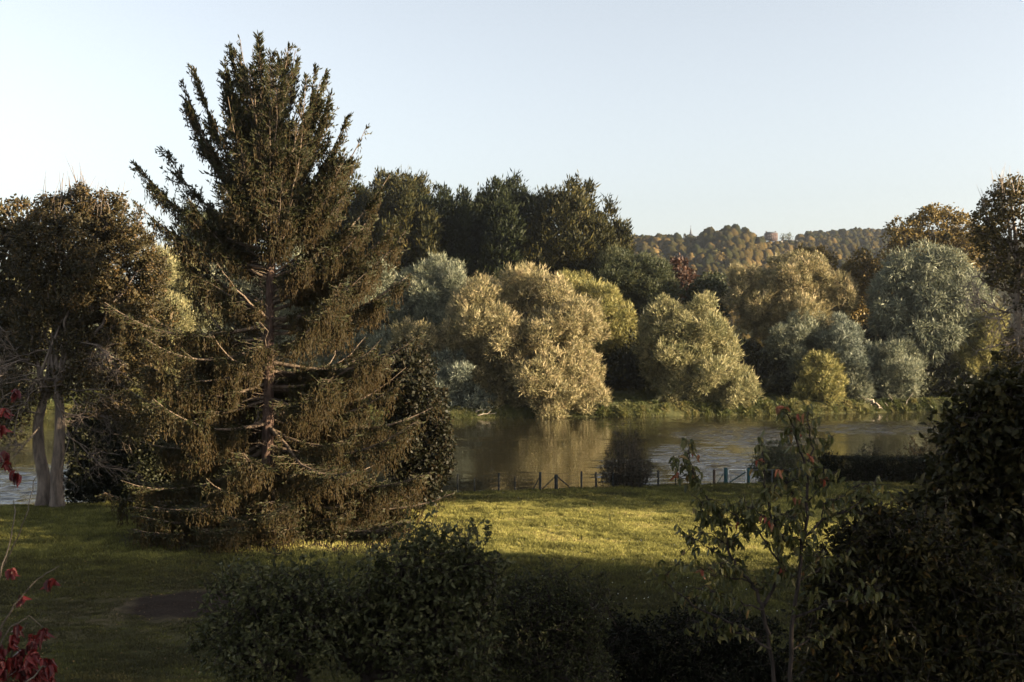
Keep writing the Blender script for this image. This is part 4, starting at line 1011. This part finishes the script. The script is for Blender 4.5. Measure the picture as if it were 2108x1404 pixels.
def gate():
    Y = fy(1520) - .1; b = np.array([PX(1520, Y), Y, float(ground_z(PX(1520, Y), Y))])
    root = thing('garden_gate', 'blue green garden gate with a diagonal bar opening to the river', 'gate', b)
    for px in (1494, 1541):
        mb = MB(); post(mb, px, 963, Y, .13 if px < 1500 else .11, 8); mb.build('post', M['gate_blue'], root, b)
    fr = MB()
    k = Y / F; x0 = PX(1498, Y) + .06; x1 = PX(1537, Y) - .06; zt = CZ - (967 - 702) * k; zb = b[2] + .12
    fr.tube([(x0, Y, zt), (x1, Y, zt)], .05, 6); fr.tube([(x0, Y, zb), (x1, Y, zb)], .035, 6)
    fr.tube([(x0, Y, zb), (x0, Y, zt)], .05, 6); fr.tube([(x1, Y, zb), (x1, Y, zt)], .05, 6)
    fr.build('frame', M['steel_light'], root, b)
    d = MB(); d.tube([(x0, Y - .035, zb), (x1, Y - .035, zt - .15)], .04, 6); d.build('diagonal_bar', M['gate_blue'], root, b)
    w = MB()
    for i in range(9):
        x = x0 + (x1 - x0) * (i + 1) / 10; w.tube([(x, Y, zb), (x, Y, zt)], .004, 3, cap=False)
    for i in range(8):
        z = zb + (zt - zb) * (i + 1) / 9; w.tube([(x0, Y, z), (x1, Y, z)], .004, 3, cap=False)
    w.build('wire_mesh', M['wire'], root, b)
    st = MB(); st.tube([P(1489, 975, Y), P(1474, 999, Y)], .03, 5); st.build('brace', M['gate_blue'], root, b)
gate()
def rail_fence():
    Y = fy(1600) - .05; b = np.array([PX(1560, Y), Y, float(ground_z(PX(1600, Y), Y))])
    root = thing('rail_fence', 'grey metal tube fence panels right of the blue gate', 'fence', b)
    for px, top, r in ((1556, 966, .035), (1590, 966, .05), (1626, 963, .06), (1662, 966, .035)):
        mb = MB(); post(mb, px, top, Y, r); mb.build('post', M['steel'], root, b)
    for py in (967.5, 998):
        mb = MB(); mb.tube([P(1547, py, Y - .04), P(1690, py - .5, Y - .04)], .04, 5); mb.build('rail', M['steel'], root, b)
    w = MB()
    for px in np.arange(1550, 1690, 5):
        w.tube([P(px, 967, Y - .04), P(px, 998, Y - .04)], .004, 3, cap=False)
    w.build('wire_mesh', M['wire'], root, b)
rail_fence()

# ------------------------------------------------------------------ lawn grass
def lawn_grass():
    rng = np.random.default_rng(55)
    n = 1380000
    y = 27 + (80 - 27) * rng.uniform(0, 1, n) ** .85; x = rng.uniform(-.58, .62, n) * y
    inside = (near_edge(x) - y) > -.1
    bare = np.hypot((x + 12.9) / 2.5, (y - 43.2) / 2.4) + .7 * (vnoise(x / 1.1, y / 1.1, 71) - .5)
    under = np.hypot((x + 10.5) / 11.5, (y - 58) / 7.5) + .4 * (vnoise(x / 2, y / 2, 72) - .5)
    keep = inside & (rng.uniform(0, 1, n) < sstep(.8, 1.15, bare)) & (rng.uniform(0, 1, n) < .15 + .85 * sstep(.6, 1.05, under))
    x = x[keep]; y = y[keep]; n = len(x)
    cl = vnoise(x / 1.1, y / .8, 73) * .55 + vnoise(x / .35, y / .3, 74) * .45
    dry = np.exp(-(((x + 14) / 6.5) ** 2 + ((y - 42) / 5.5) ** 2))
    h = (.06 + .25 * cl ** 1.6 * (.5 + .5 * sstep(44, 54, y))) * rng.uniform(.6, 1.3, n) * (1 - .5 * dry)
    tint = .15 + .4 * vnoise(x / 2.4, y / 1.6, 75) + .25 * (vnoise(x / .5, y / .4, 76) - .3) + .12 * rng.normal(size=n) + .35 * dry * vnoise(x / .8, y / .5, 77) - .30 * sstep(52, 47, y) - .14 * sstep(-9, -15, x) - .12 * sstep(66, 73, y) + .22 * sstep(49, 56, y) * sstep(73, 66, y)  # lawn shade painted in: near, left and far blades darker, sunlit band lighter
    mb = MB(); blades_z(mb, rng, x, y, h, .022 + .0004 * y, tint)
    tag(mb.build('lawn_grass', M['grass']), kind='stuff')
    m = 240; y2 = rng.uniform(40, 77, m); x2 = rng.uniform(-.1, .33, m) * y2
    d = MB(); z = zlawn(x2, y2) + rng.uniform(.06, .14, m); p = np.stack([x2, y2, z], -1)
    for a in (np.array([[1, 0, .25]]), np.array([[0, 1, .25]])):
        dd = np.repeat(norm(a), m, 0); d.kites(rng, p - dd * .03, dd, .055, .055, .5, np.repeat(norm(np.cross(a, [[0, 0, 1.0]]) + [[0, 0, .5]]), m, 0))
    M['daisy'] = plain('daisy_petals', (.8, .8, .76), .7)
    tag(d.build('daisies', M['daisy']), kind='stuff')
    fl = MB(); m = 2600; yf_ = 28 + 48 * rng.uniform(0, 1, m) ** 1.2; xf_ = rng.uniform(-.5, .3, m) * yf_; ok = near_edge(xf_) - yf_ > .5
    xf_, yf_ = xf_[ok], yf_[ok]; m = len(xf_); p = np.stack([xf_, yf_, zlawn(xf_, yf_) + rng.uniform(.02, .09, m)], -1)
    dd = norm(rng.normal(size=(m, 3)) * [1, 1, .35]); fl.kites(rng, p, dd, rng.uniform(.06, .11, m), rng.uniform(.045, .07, m), rng.uniform(.2, 1, m), norm(np.cross(dd, np.array([[0, 0, 1.0]]) + rng.normal(size=(m, 3)) * .3)))
    M['fallen'] = leaf_mat('fallen_leaves', [(.05, .03, .015), (.14, .085, .035), (.24, .15, .06)])
    tag(fl.build('fallen_leaves', M['fallen']), kind='stuff')
    s = MB(); m = 130; y3 = rng.uniform(48, 72, m); x3 = rng.uniform(-.12, .28, m) * y3; g = zlawn(x3, y3)
    a = np.stack([x3, y3, g], -1); s.cones(a, a + np.stack([rng.normal(0, .05, m), rng.normal(0, .05, m), rng.uniform(.15, .45, m)], -1), .008, .005, .9)
    tag(s.build('dry_stalks', M['reed']), kind='stuff')
def blades_z(mb, rng, x, y, h, w, tint):
    n = len(x); z = zlawn(x, y) - .01; p = np.stack([x, y, z], -1)
    an = rng.uniform(0, PI, n); side = np.stack([np.cos(an), np.sin(an), np.zeros(n)], -1) * np.broadcast_to(w, (n,))[:, None]
    d = np.stack([rng.normal(0, .45, n), rng.normal(0, .45, n), np.ones(n)], -1)
    tip = p + d * h[:, None]
    v = np.stack([p - side * .5, p + side * .5, p + d * h[:, None] * .6 + side * .3, tip], 1)
    mb.add(v.reshape(-1, 3), np.arange(n * 4).reshape(n, 4), tint)
lawn_grass()

# ================================================================== FOREGROUND
def leafy(mb, tb, rng, lob, n_tw, tw_len, nl, ll, lw_, droop, up, twr=.006, tint=(0, 1), outw=.8, shell=(.55, 1.2), fold=.25, curl=.2):
    """twigs on the shell of every lobe, leaves set alternately along each twig"""
    A = []; D = []
    vol = np.array([np.mean(r) ** 2 for c, r in lob]); cnt = (n_tw * vol / vol.sum()).astype(int)
    for (c, r), m in zip(lob, cnt):
        d = rdir(rng, m); p = c + d * r * rng.uniform(shell[0], shell[1], (m, 1)) * rng.uniform(.8, 1.1)
        A.append(p); D.append(norm(d * outw + rng.normal(size=(m, 3)) * .55 + np.array([0, 0, up])))
    A = np.concatenate(A); D = np.concatenate(D); m = len(A)
    L = tw_len * rng.uniform(.5, 1.25, m)
    A0 = A - D * (L * .5)[:, None]
    tb.cones(A0, A0 + D * L[:, None], twr, twr * .35)
    idx = np.repeat(np.arange(m), nl); u = rng.uniform(.15, 1.0, len(idx))
    p = A0[idx] + D[idx] * (L[idx] * u)[:, None]
    d = norm(D[idx] * .7 + rng.normal(size=p.shape) * .75 + np.array([0, 0, -droop]))
    clt = rng.normal(0, .18, m)
    t = np.clip(tint[0] + (tint[1] - tint[0]) * (rng.beta(2.2, 2.6, len(idx)) + clt[idx] * .6), 0, 1)
    mb.leaves(rng, p, d, ll * rng.uniform(.65, 1.2, len(p)), lw_ * rng.uniform(.75, 1.15, len(p)), t, fold, curl)
    return A
def garden_bush(name, label, cat, Y, base_px, lobes, mat, n_tw, tw_len, nl, ll, lw_, seed, droop=.1, up=.3, bark='bark_dark', r0=.07, fork=.3, ntw=70, depth=1.0, **kw):
    rng = np.random.default_rng(seed); lob = lobes_px(lobes, Y, rng, depth)
    x = PX(base_px, Y); b = np.array([x, Y, float(ground_z(x, Y))]); root = thing(name, label, cat, b)
    mb = MB(); tb = MB(); A = leafy(mb, tb, rng, sublobes(rng, lob, 6, .42, .95, .1, .78), n_tw, tw_len, nl, ll, lw_, droop, up, **kw)
    limbs(tb, rng, b, lob, A, r0, fork, 8, .012, ntw)
    tb.build('trunk', M[bark], root, b, smooth=True); mb.build('crown', M[mat], root, b)
    return root
# apple tree
def apple():
    rng = np.random.default_rng(700); Y = 16.5
    lobes = [(520, 1250, 90, 70), (600, 1235, 90, 62), (470, 1290, 60, 52), (690, 1240, 80, 66), (780, 1260, 80, 66), (560, 1320, 100, 62), (680, 1320, 110, 66), (800, 1320, 100, 62), (880, 1200, 76, 76), (940, 1180, 76, 66), (985, 1160, 40, 50),
             (900, 1290, 100, 72), (860, 1240, 70, 60), (510, 1370, 70, 36), (930, 1370, 90, 60), (830, 1170, 46, 46), (990, 1230, 50, 60)]
    lob = lobes_px(lobes, Y, rng, 1.1)
    x = PX(640, Y); b = np.array([x, Y, float(ground_z(x, Y))])
    root = thing('apple_tree', 'spreading apple tree with oval dark leaves in the foreground before the spruce', 'tree', b)
    mb = MB(); tb = MB()
    A = leafy(mb, tb, rng, sublobes(rng, lob, 6, .42, 1.0, .15, .8), 2300, .56, 9, .098, .054, .1, .3, tint=(.0, 1.0))
    # upright water shoots standing above the crown
    for (px, py, L) in ((700, 1175, .45), (755, 1155, .65), (815, 1160, .5), (760, 1190, .5), (540, 1190, .3), (1000, 1105, .35), (985, 1100, .3), (960, 1100, .35), (600, 1185, .35), (640, 1180, .4), (1010, 1095, .25), (930, 1110, .3)):
        a = P(px, py, Y + rng.uniform(-.5, .3)) - [0, 0, L * .4]; e = a + [rng.normal(0, .08), 0, L]
        tb.cones(a[None], e[None], .007, .003); u = rng.uniform(.1, 1, 16)
        p = a + (e - a) * u[:, None]; mb.leaves(rng, p, norm(rng.normal(size=(16, 3)) * .8 + [0, 0, .7]), .09, .05, rng.uniform(.3, 1, 16))
    f = P(620, 1392, Y)
    tb.tube(bend(rng, b - [0, 0, .2], f, 7, wob=.03), np.linspace(.17, .13, 7), 10)
    f2 = P(760, 1390, Y + .1); tb.tube(bend(rng, b - [-.3, 0, .2], f2, 7, wob=.03), np.linspace(.14, .10, 7), 9)
    for i, (c, r) in enumerate(lob):
        a = f if c[0] < f2[0] - .6 else f2
        tb.tube(bend(rng, a, c, 9, wob=.12, sag=-.04), np.linspace(.075, .02, 9), 6, cap=False)
    idx = rng.choice(len(A), 420); e = A[idx]; cen = np.array([c for c, r in lob]); s_ = cen[np.linalg.norm(e[:, None] - cen[None], axis=2).argmin(1)]
    tb.cones(s_, e, .014, .005)
    tb.build('trunk', M['bark_dark'], root, b, smooth=True); mb.build('crown', M['apple'], root, b)
apple()
garden_bush('lilac_bush', 'rounded fine twigged bush right of the apple tree in the foreground', 'bush', 17.5, 1130, [(1060, 1250, 66, 50), (1130, 1240, 70, 50), (1190, 1260, 56, 60), (1090, 1310, 90, 66), (1180, 1330, 76, 70), (1030, 1340, 60, 60), (1120, 1390, 110, 50), (1210, 1390, 50, 60)], 'apple', 2300, .50, 9, .066, .030, 701, droop=.15, up=.2, tint=(0, .75))
garden_bush('hedge_bush', 'low black bush at the bottom between the lilac and the cherry sapling', 'bush', 19.5, 1380, [(1275, 1300, 60, 56), (1350, 1315, 76, 60), (1440, 1322, 80, 60), (1530, 1330, 70, 60), (1300, 1400, 90, 60), (1420, 1410, 110, 60), (1530, 1370, 80, 60), (1540, 1420, 80, 50), (1620, 1390, 60, 60)], 'hedge', 3000, .35, 9, .075, .036, 702, droop=.2, up=.2, tint=(0, 1))
# big dark bushes at the right
garden_bush('maple_tree', 'large dark maple with a few orange leaves filling the right edge', 'tree', 13.0, 2130, [(2080, 820, 70, 56), (2020, 830, 46, 44), (2110, 900, 90, 80), (2030, 900, 70, 64), (1970, 930, 50, 46), (2060, 980, 100, 76), (1960, 1000, 56, 50), (2130, 1040, 110, 90), (2000, 1060, 90, 66), (1920, 1040, 40, 40), (2120, 1150, 110, 90), (2030, 1130, 80, 70), (2140, 1280, 110, 110)],
            'shrub', 2400, .55, 9, .105, .072, 703, droop=.45, up=.15, r0=.12, tint=(0, .86), fold=.18)
garden_bush('lilac_bush', 'wide dusky bush with yellowing leaves below the big maple at the lower right', 'bush', 11.5, 1900, [(1850, 1110, 66, 56), (1790, 1110, 46, 50), (1910, 1120, 70, 66), (1760, 1180, 66, 66), (1850, 1190, 90, 76), (1950, 1200, 90, 80), (1740, 1270, 70, 76), (1830, 1290, 100, 86), (1940, 1310, 110, 96), (2050, 1300, 90, 90), (1780, 1370, 90, 70), (1900, 1400, 120, 70), (2050, 1400, 110, 80), (1700, 1380, 46, 66)],
            'shrub', 3300, .50, 10, .088, .040, 704, droop=.5, up=.15, r0=.10, tint=(0, .93))
# cherry sapling
def cherry():
    rng = np.random.default_rng(801); Y = 11.0
    def z8(X, Yz): return (1250 + .407 * X, 850 + .407 * Yz)
    B = [  # polylines in the photo's columns and rows, depth offset at start and end, base radius
        ([(930, 1600), (930, 1361), (935, 1040), (965, 850), (985, 640), (1010, 540), (1015, 380), (1015, 280), (980, 210), (945, 80), (905, -20)], 0, -.2, .024),
        ([(1015, 280), (1035, 180), (1020, 60), (1005, 0)], -.1, 0, .010),
        ([(900, 1560), (830, 1200), (790, 1000), (760, 910), (720, 850), (660, 790), (610, 690), (580, 560), (510, 450), (440, 330), (410, 220), (425, 130)], 0, .4, .021),
        ([(790, 980), (860, 850), (880, 770), (850, 620), (830, 540), (800, 420), (790, 260), (775, 130)], .1, -.4, .018),
        ([(985, 640), (1090, 545), (1220, 490), (1310, 420), (1365, 330)], 0, .5, .014),
        ([(985, 640), (890, 640), (830, 540), (700, 470)], 0, -.5, .012),
        ([(880, 770), (760, 590), (650, 520), (560, 470)], 0, .2, .010),
        ([(720, 850), (600, 830), (520, 820), (440, 760)], .2, -.3, .010),
        ([(720, 1100), (560, 1040), (430, 970), (330, 890), (235, 810)], .1, .6, .014),
        ([(935, 1040), (1100, 970), (1230, 940), (1320, 920)], 0, -.5, .014),
        ([(965, 850), (1080, 790), (1180, 720), (1260, 680)], 0, .4, .010),
        ([(1085, 550), (1090, 470), (1180, 430), (1250, 370)], .1, .2, .007),
        ([(1015, 440), (930, 400), (890, 340), (880, 270)], 0, .3, .008),
        ([(1015, 450), (1090, 360), (1170, 290)], 0, -.2, .007),
        ([(1010, 240), (1060, 220), (1120, 160), (1150, 110)], 0, .2, .006),
        ([(610, 690), (700, 560), (760, 440)], .3, .0, .008),
        ([(580, 560), (500, 510), (460, 590)], .3, .5, .006),
        ([(660, 790), (560, 720), (450, 640), (400, 700)], .2, .6, .007),
        ([(850, 620), (920, 520), (960, 440)], 0, .3, .006),
        ([(830, 1200), (700, 1120), (560, 1100), (420, 1050)], 0, .3, .012),
        ([(930, 1200), (1060, 1130), (1200, 1100), (1330, 1080)], 0, .3, .010),
        ([(790, 1000), (640, 940), (560, 900), (480, 920)], 0, -.5, .009),
    ]
    B0 = list(B)
    for ln, d0, d1, r in B0:
        m = len(ln)
        for _ in range(max(1, int(m * .6))):
            k = rng.uniform(.25, .95) * (m - 1); i0 = min(int(k), m - 2); f_ = k - i0
            x0 = ln[i0][0] * (1 - f_) + ln[i0 + 1][0] * f_; y0 = ln[i0][1] * (1 - f_) + ln[i0 + 1][1] * f_
            if y0 > 1250 or y0 < 200: continue
            sx = rng.choice([-1, 1]); L = rng.uniform(70, 190) * (.6 + .4 * y0 / 900)
            dd = d0 + (d1 - d0) * k / (m - 1)
            B.append(([(x0, y0), (x0 + sx * L * .5, y0 - L * rng.uniform(.1, .4)), (x0 + sx * L, y0 - L * rng.uniform(.1, .9))], dd, dd + rng.uniform(-.3, .3), .0055))
    b = np.array([PX(1632, Y), Y, float(ground_z(PX(1632, Y), Y))])
    root = thing('cherry_tree', 'slender young cherry with drooping leaves and a few red ones in the foreground', 'tree', b)
    tb = MB(); mb = MB()
    for i, (ln, d0, d1, r) in enumerate(B):
        m = len(ln); pts = np.array([P(*z8(x, y), Y) for x, y in ln]); u = np.linspace(0, 1, m)
        pts[:, 1] = Y + d0 + (d1 - d0) * u; k = pts[:, 1] / Y
        pts[:, 0] *= k; pts[:, 2] = CZ + (pts[:, 2] - CZ) * k
        if i in (0, 2): pts[0] = b + [(-.08 if i else .04), 0, -.15]
        n = m * 4; t = np.linspace(0, m - 1, n); q = np.stack([np.interp(t, np.arange(m), pts[:, kk]) for kk in range(3)], -1)
        q[2:-1] += rng.normal(0, .008, (n - 3, 3))
        tb.tube(q, np.linspace(r * 1.05, max(.0035, r * .22), n), 7, cap=False)
        L = np.linalg.norm(np.diff(q, axis=0), axis=1).sum()
        t0 = .42 if i in (0, 2) else .12
        nt = int(L * (1 - t0) * 24)
        for _ in range(nt):
            uu = rng.uniform(t0, 1); a = np.array([np.interp(uu * (m - 1), t, q[:, kk]) for kk in range(3)])
            d = norm(rng.normal(size=3) * [1, .8, .6] + [0, 0, .25]); ln_ = rng.uniform(.03, .22); e = a + d * ln_
            tb.cones(a[None], e[None], .0035, .002)
            kx = rng.integers(2, 5); p = a + (e - a) * rng.uniform(.3, 1, (kx, 1))
            dd = norm(rng.normal(size=(kx, 3)) * .45 + [0, 0, -.95])
            red = rng.uniform() < (.12 if (uu > .8 and i in (0, 1, 2, 3, 14)) else .012)
            mb.leaves(rng, p, dd, rng.uniform(.065, .115, kx), rng.uniform(.028, .044, kx), rng.uniform(.92, 1, kx) if red else np.clip(rng.normal(.42, .2, kx), 0, .86), .45, .25)
    tb.build('trunk', M['bark_dark'], root, b, smooth=True); mb.build('foliage', M['cherry'], root, b)
cherry()
# red creeper
def creeper():
    rng = np.random.default_rng(909); Y = 5.6
    b = np.array([PX(-40, Y), Y, float(ground_z(PX(-40, Y), Y))])
    root = thing('virginia_creeper', 'deep red creeper with drooping leaf clusters in the lower left corner', 'creeper', b)
    tb = MB(); mb = MB()
    stems = [([(-60, 1500), (0, 1290), (45, 1225), (80, 1190), (122, 1165)], .006), ([(-40, 1420), (-20, 1250), (0, 1180), (20, 1120), (30, 1060), (28, 1030)], .005), ([(0, 1180), (25, 1130), (55, 1060), (70, 990), (78, 975)], .0035),
             ([(-50, 1450), (20, 1290), (60, 1270), (98, 1300)], .005), ([(-50, 1500), (20, 1360), (50, 1290), (58, 1282)], .006), ([(-60, 1380), (-40, 1000), (-20, 860), (10, 815), (40, 800)], .006), ([(-30, 930), (0, 940), (20, 960), (38, 975)], .004), ([(-60, 1500), (40, 1420), (90, 1370), (110, 1385)], .006)]
    for ln, r in stems:
        pts = np.array([P(x, y, Y + rng.uniform(-.15, .15)) for x, y in ln]); m = len(ln); t = np.linspace(0, m - 1, m * 4)
        q = np.stack([np.interp(t, np.arange(m), pts[:, k]) for k in range(3)], -1); q[1:-1] += rng.normal(0, .003, (len(q) - 2, 3))
        tb.tube(q, np.linspace(r, r * .4, len(q)), 5, cap=False)
    main = np.array([b - [0, 0, .2], P(-55, 1500, Y), P(-50, 1400, Y), P(-40, 1000, Y)]); tb.tube(main, [.02, .015, .012, .006], 6)
    def cluster(px, py, s=1.0, n=7):
        c = P(px, py, Y + rng.uniform(-.12, .12)); c[2] += .012 * s
        d = norm(np.stack([rng.normal(0, .55, n), rng.normal(0, .55, n), -np.ones(n)], -1))
        mb.leaves(rng, c + rng.normal(0, .006, (n, 3)), d, rng.uniform(.045, .062, n) * s, rng.uniform(.024, .032, n) * s, rng.uniform(.1, 1, n), .35, .5)
    for px, py in ((22, 1178), (104, 1197), (43, 1232), (93, 1300), (32, 808), (12, 848), (8, 935), (16, 955), (32, 980), (0, 880)): cluster(px, py, rng.uniform(.9, 1.1), 9)
    for _ in range(105):
        x = rng.uniform(-60, 110); y = rng.uniform(1275, 1440)
        if y < 1275 + max(0, x - 55) * 1.9 or (x < 55 and y < 1290 - 0 * x): continue
        cluster(x, y, rng.uniform(.85, 1.2), 8)
    tb.build('stem', M['bark'], root, b, smooth=True); mb.build('foliage', M['creeper'], root, b)
creeper()

# ------------------------------------------------------------------ unseen trees to the right, placed and shaped to shade the lawn
def shade_tree(label, x, y, h, r, seed, k=1.5):
    rng = np.random.default_rng(seed); b = np.array([x, y, float(ground_z(x, y))])
    root = thing('lime_tree', label, 'tree', b, 'unseen shade trees to the right')
    lob = [(b + [rng.normal(0, r * .45), rng.normal(0, r * .4), h * rng.uniform(.32, .82)], np.array([r * .62, r * .62, h * .22])) for _ in range(9)]
    mb = MB(); tb = MB(); cl = crown(mb, rng, lob, .55, .4, k=k, out=.4, jit=.9, inner=.1 * k)
    limbs(tb, rng, b, lob, cl, .3, .3, 7, .03, 40); tb.build('trunk', M['bark'], root, b, smooth=True); mb.build('crown', M['olive'], root, b)
for i, (x, y, h, r) in enumerate(((27, -10, 20, 5.5), (30, -1, 21, 5.5), (33, 8, 21, 5.5), (36, 16, 21, 5.5), (39, 24, 21, 5.5), (42, 31, 20, 5), (46, 34.5, 19, 4.2), (50, 22, 23, 6), (46, 8, 23, 6))):
    shade_tree('leafy lime tree standing outside the picture to the right', x, y, h, r, 950 + i)
for i, (x, y, h, r, k) in enumerate(((48, 57.5, 24, 4.0, .8), (50, 65, 26, 5.0, 1.3), (56, 72, 26, 5.0, 1.2))):  # sparser, taller ones added to shade the far lawn and left bushes
    shade_tree('leafy lime tree standing outside the picture to the right', x, y, h, r, 970 + i, k)

# ------------------------------------------------------------------ evening haze over the valley
def haze_shader(t, out):
    v = N(t, "ShaderNodeVolumePrincipled"); v.inputs['Density'].default_value = 0.00011
    v.inputs['Color'].default_value = (.86, .88, .92, 1); v.inputs['Anisotropy'].default_value = .75
    t.links.new(v.outputs[0], out.inputs['Volume'])
hz = MB(); hz.box((100, 1000, 75), (1800, 1100, 90))
tag(hz.build('haze', nmat('haze', haze_shader)), kind='stuff')
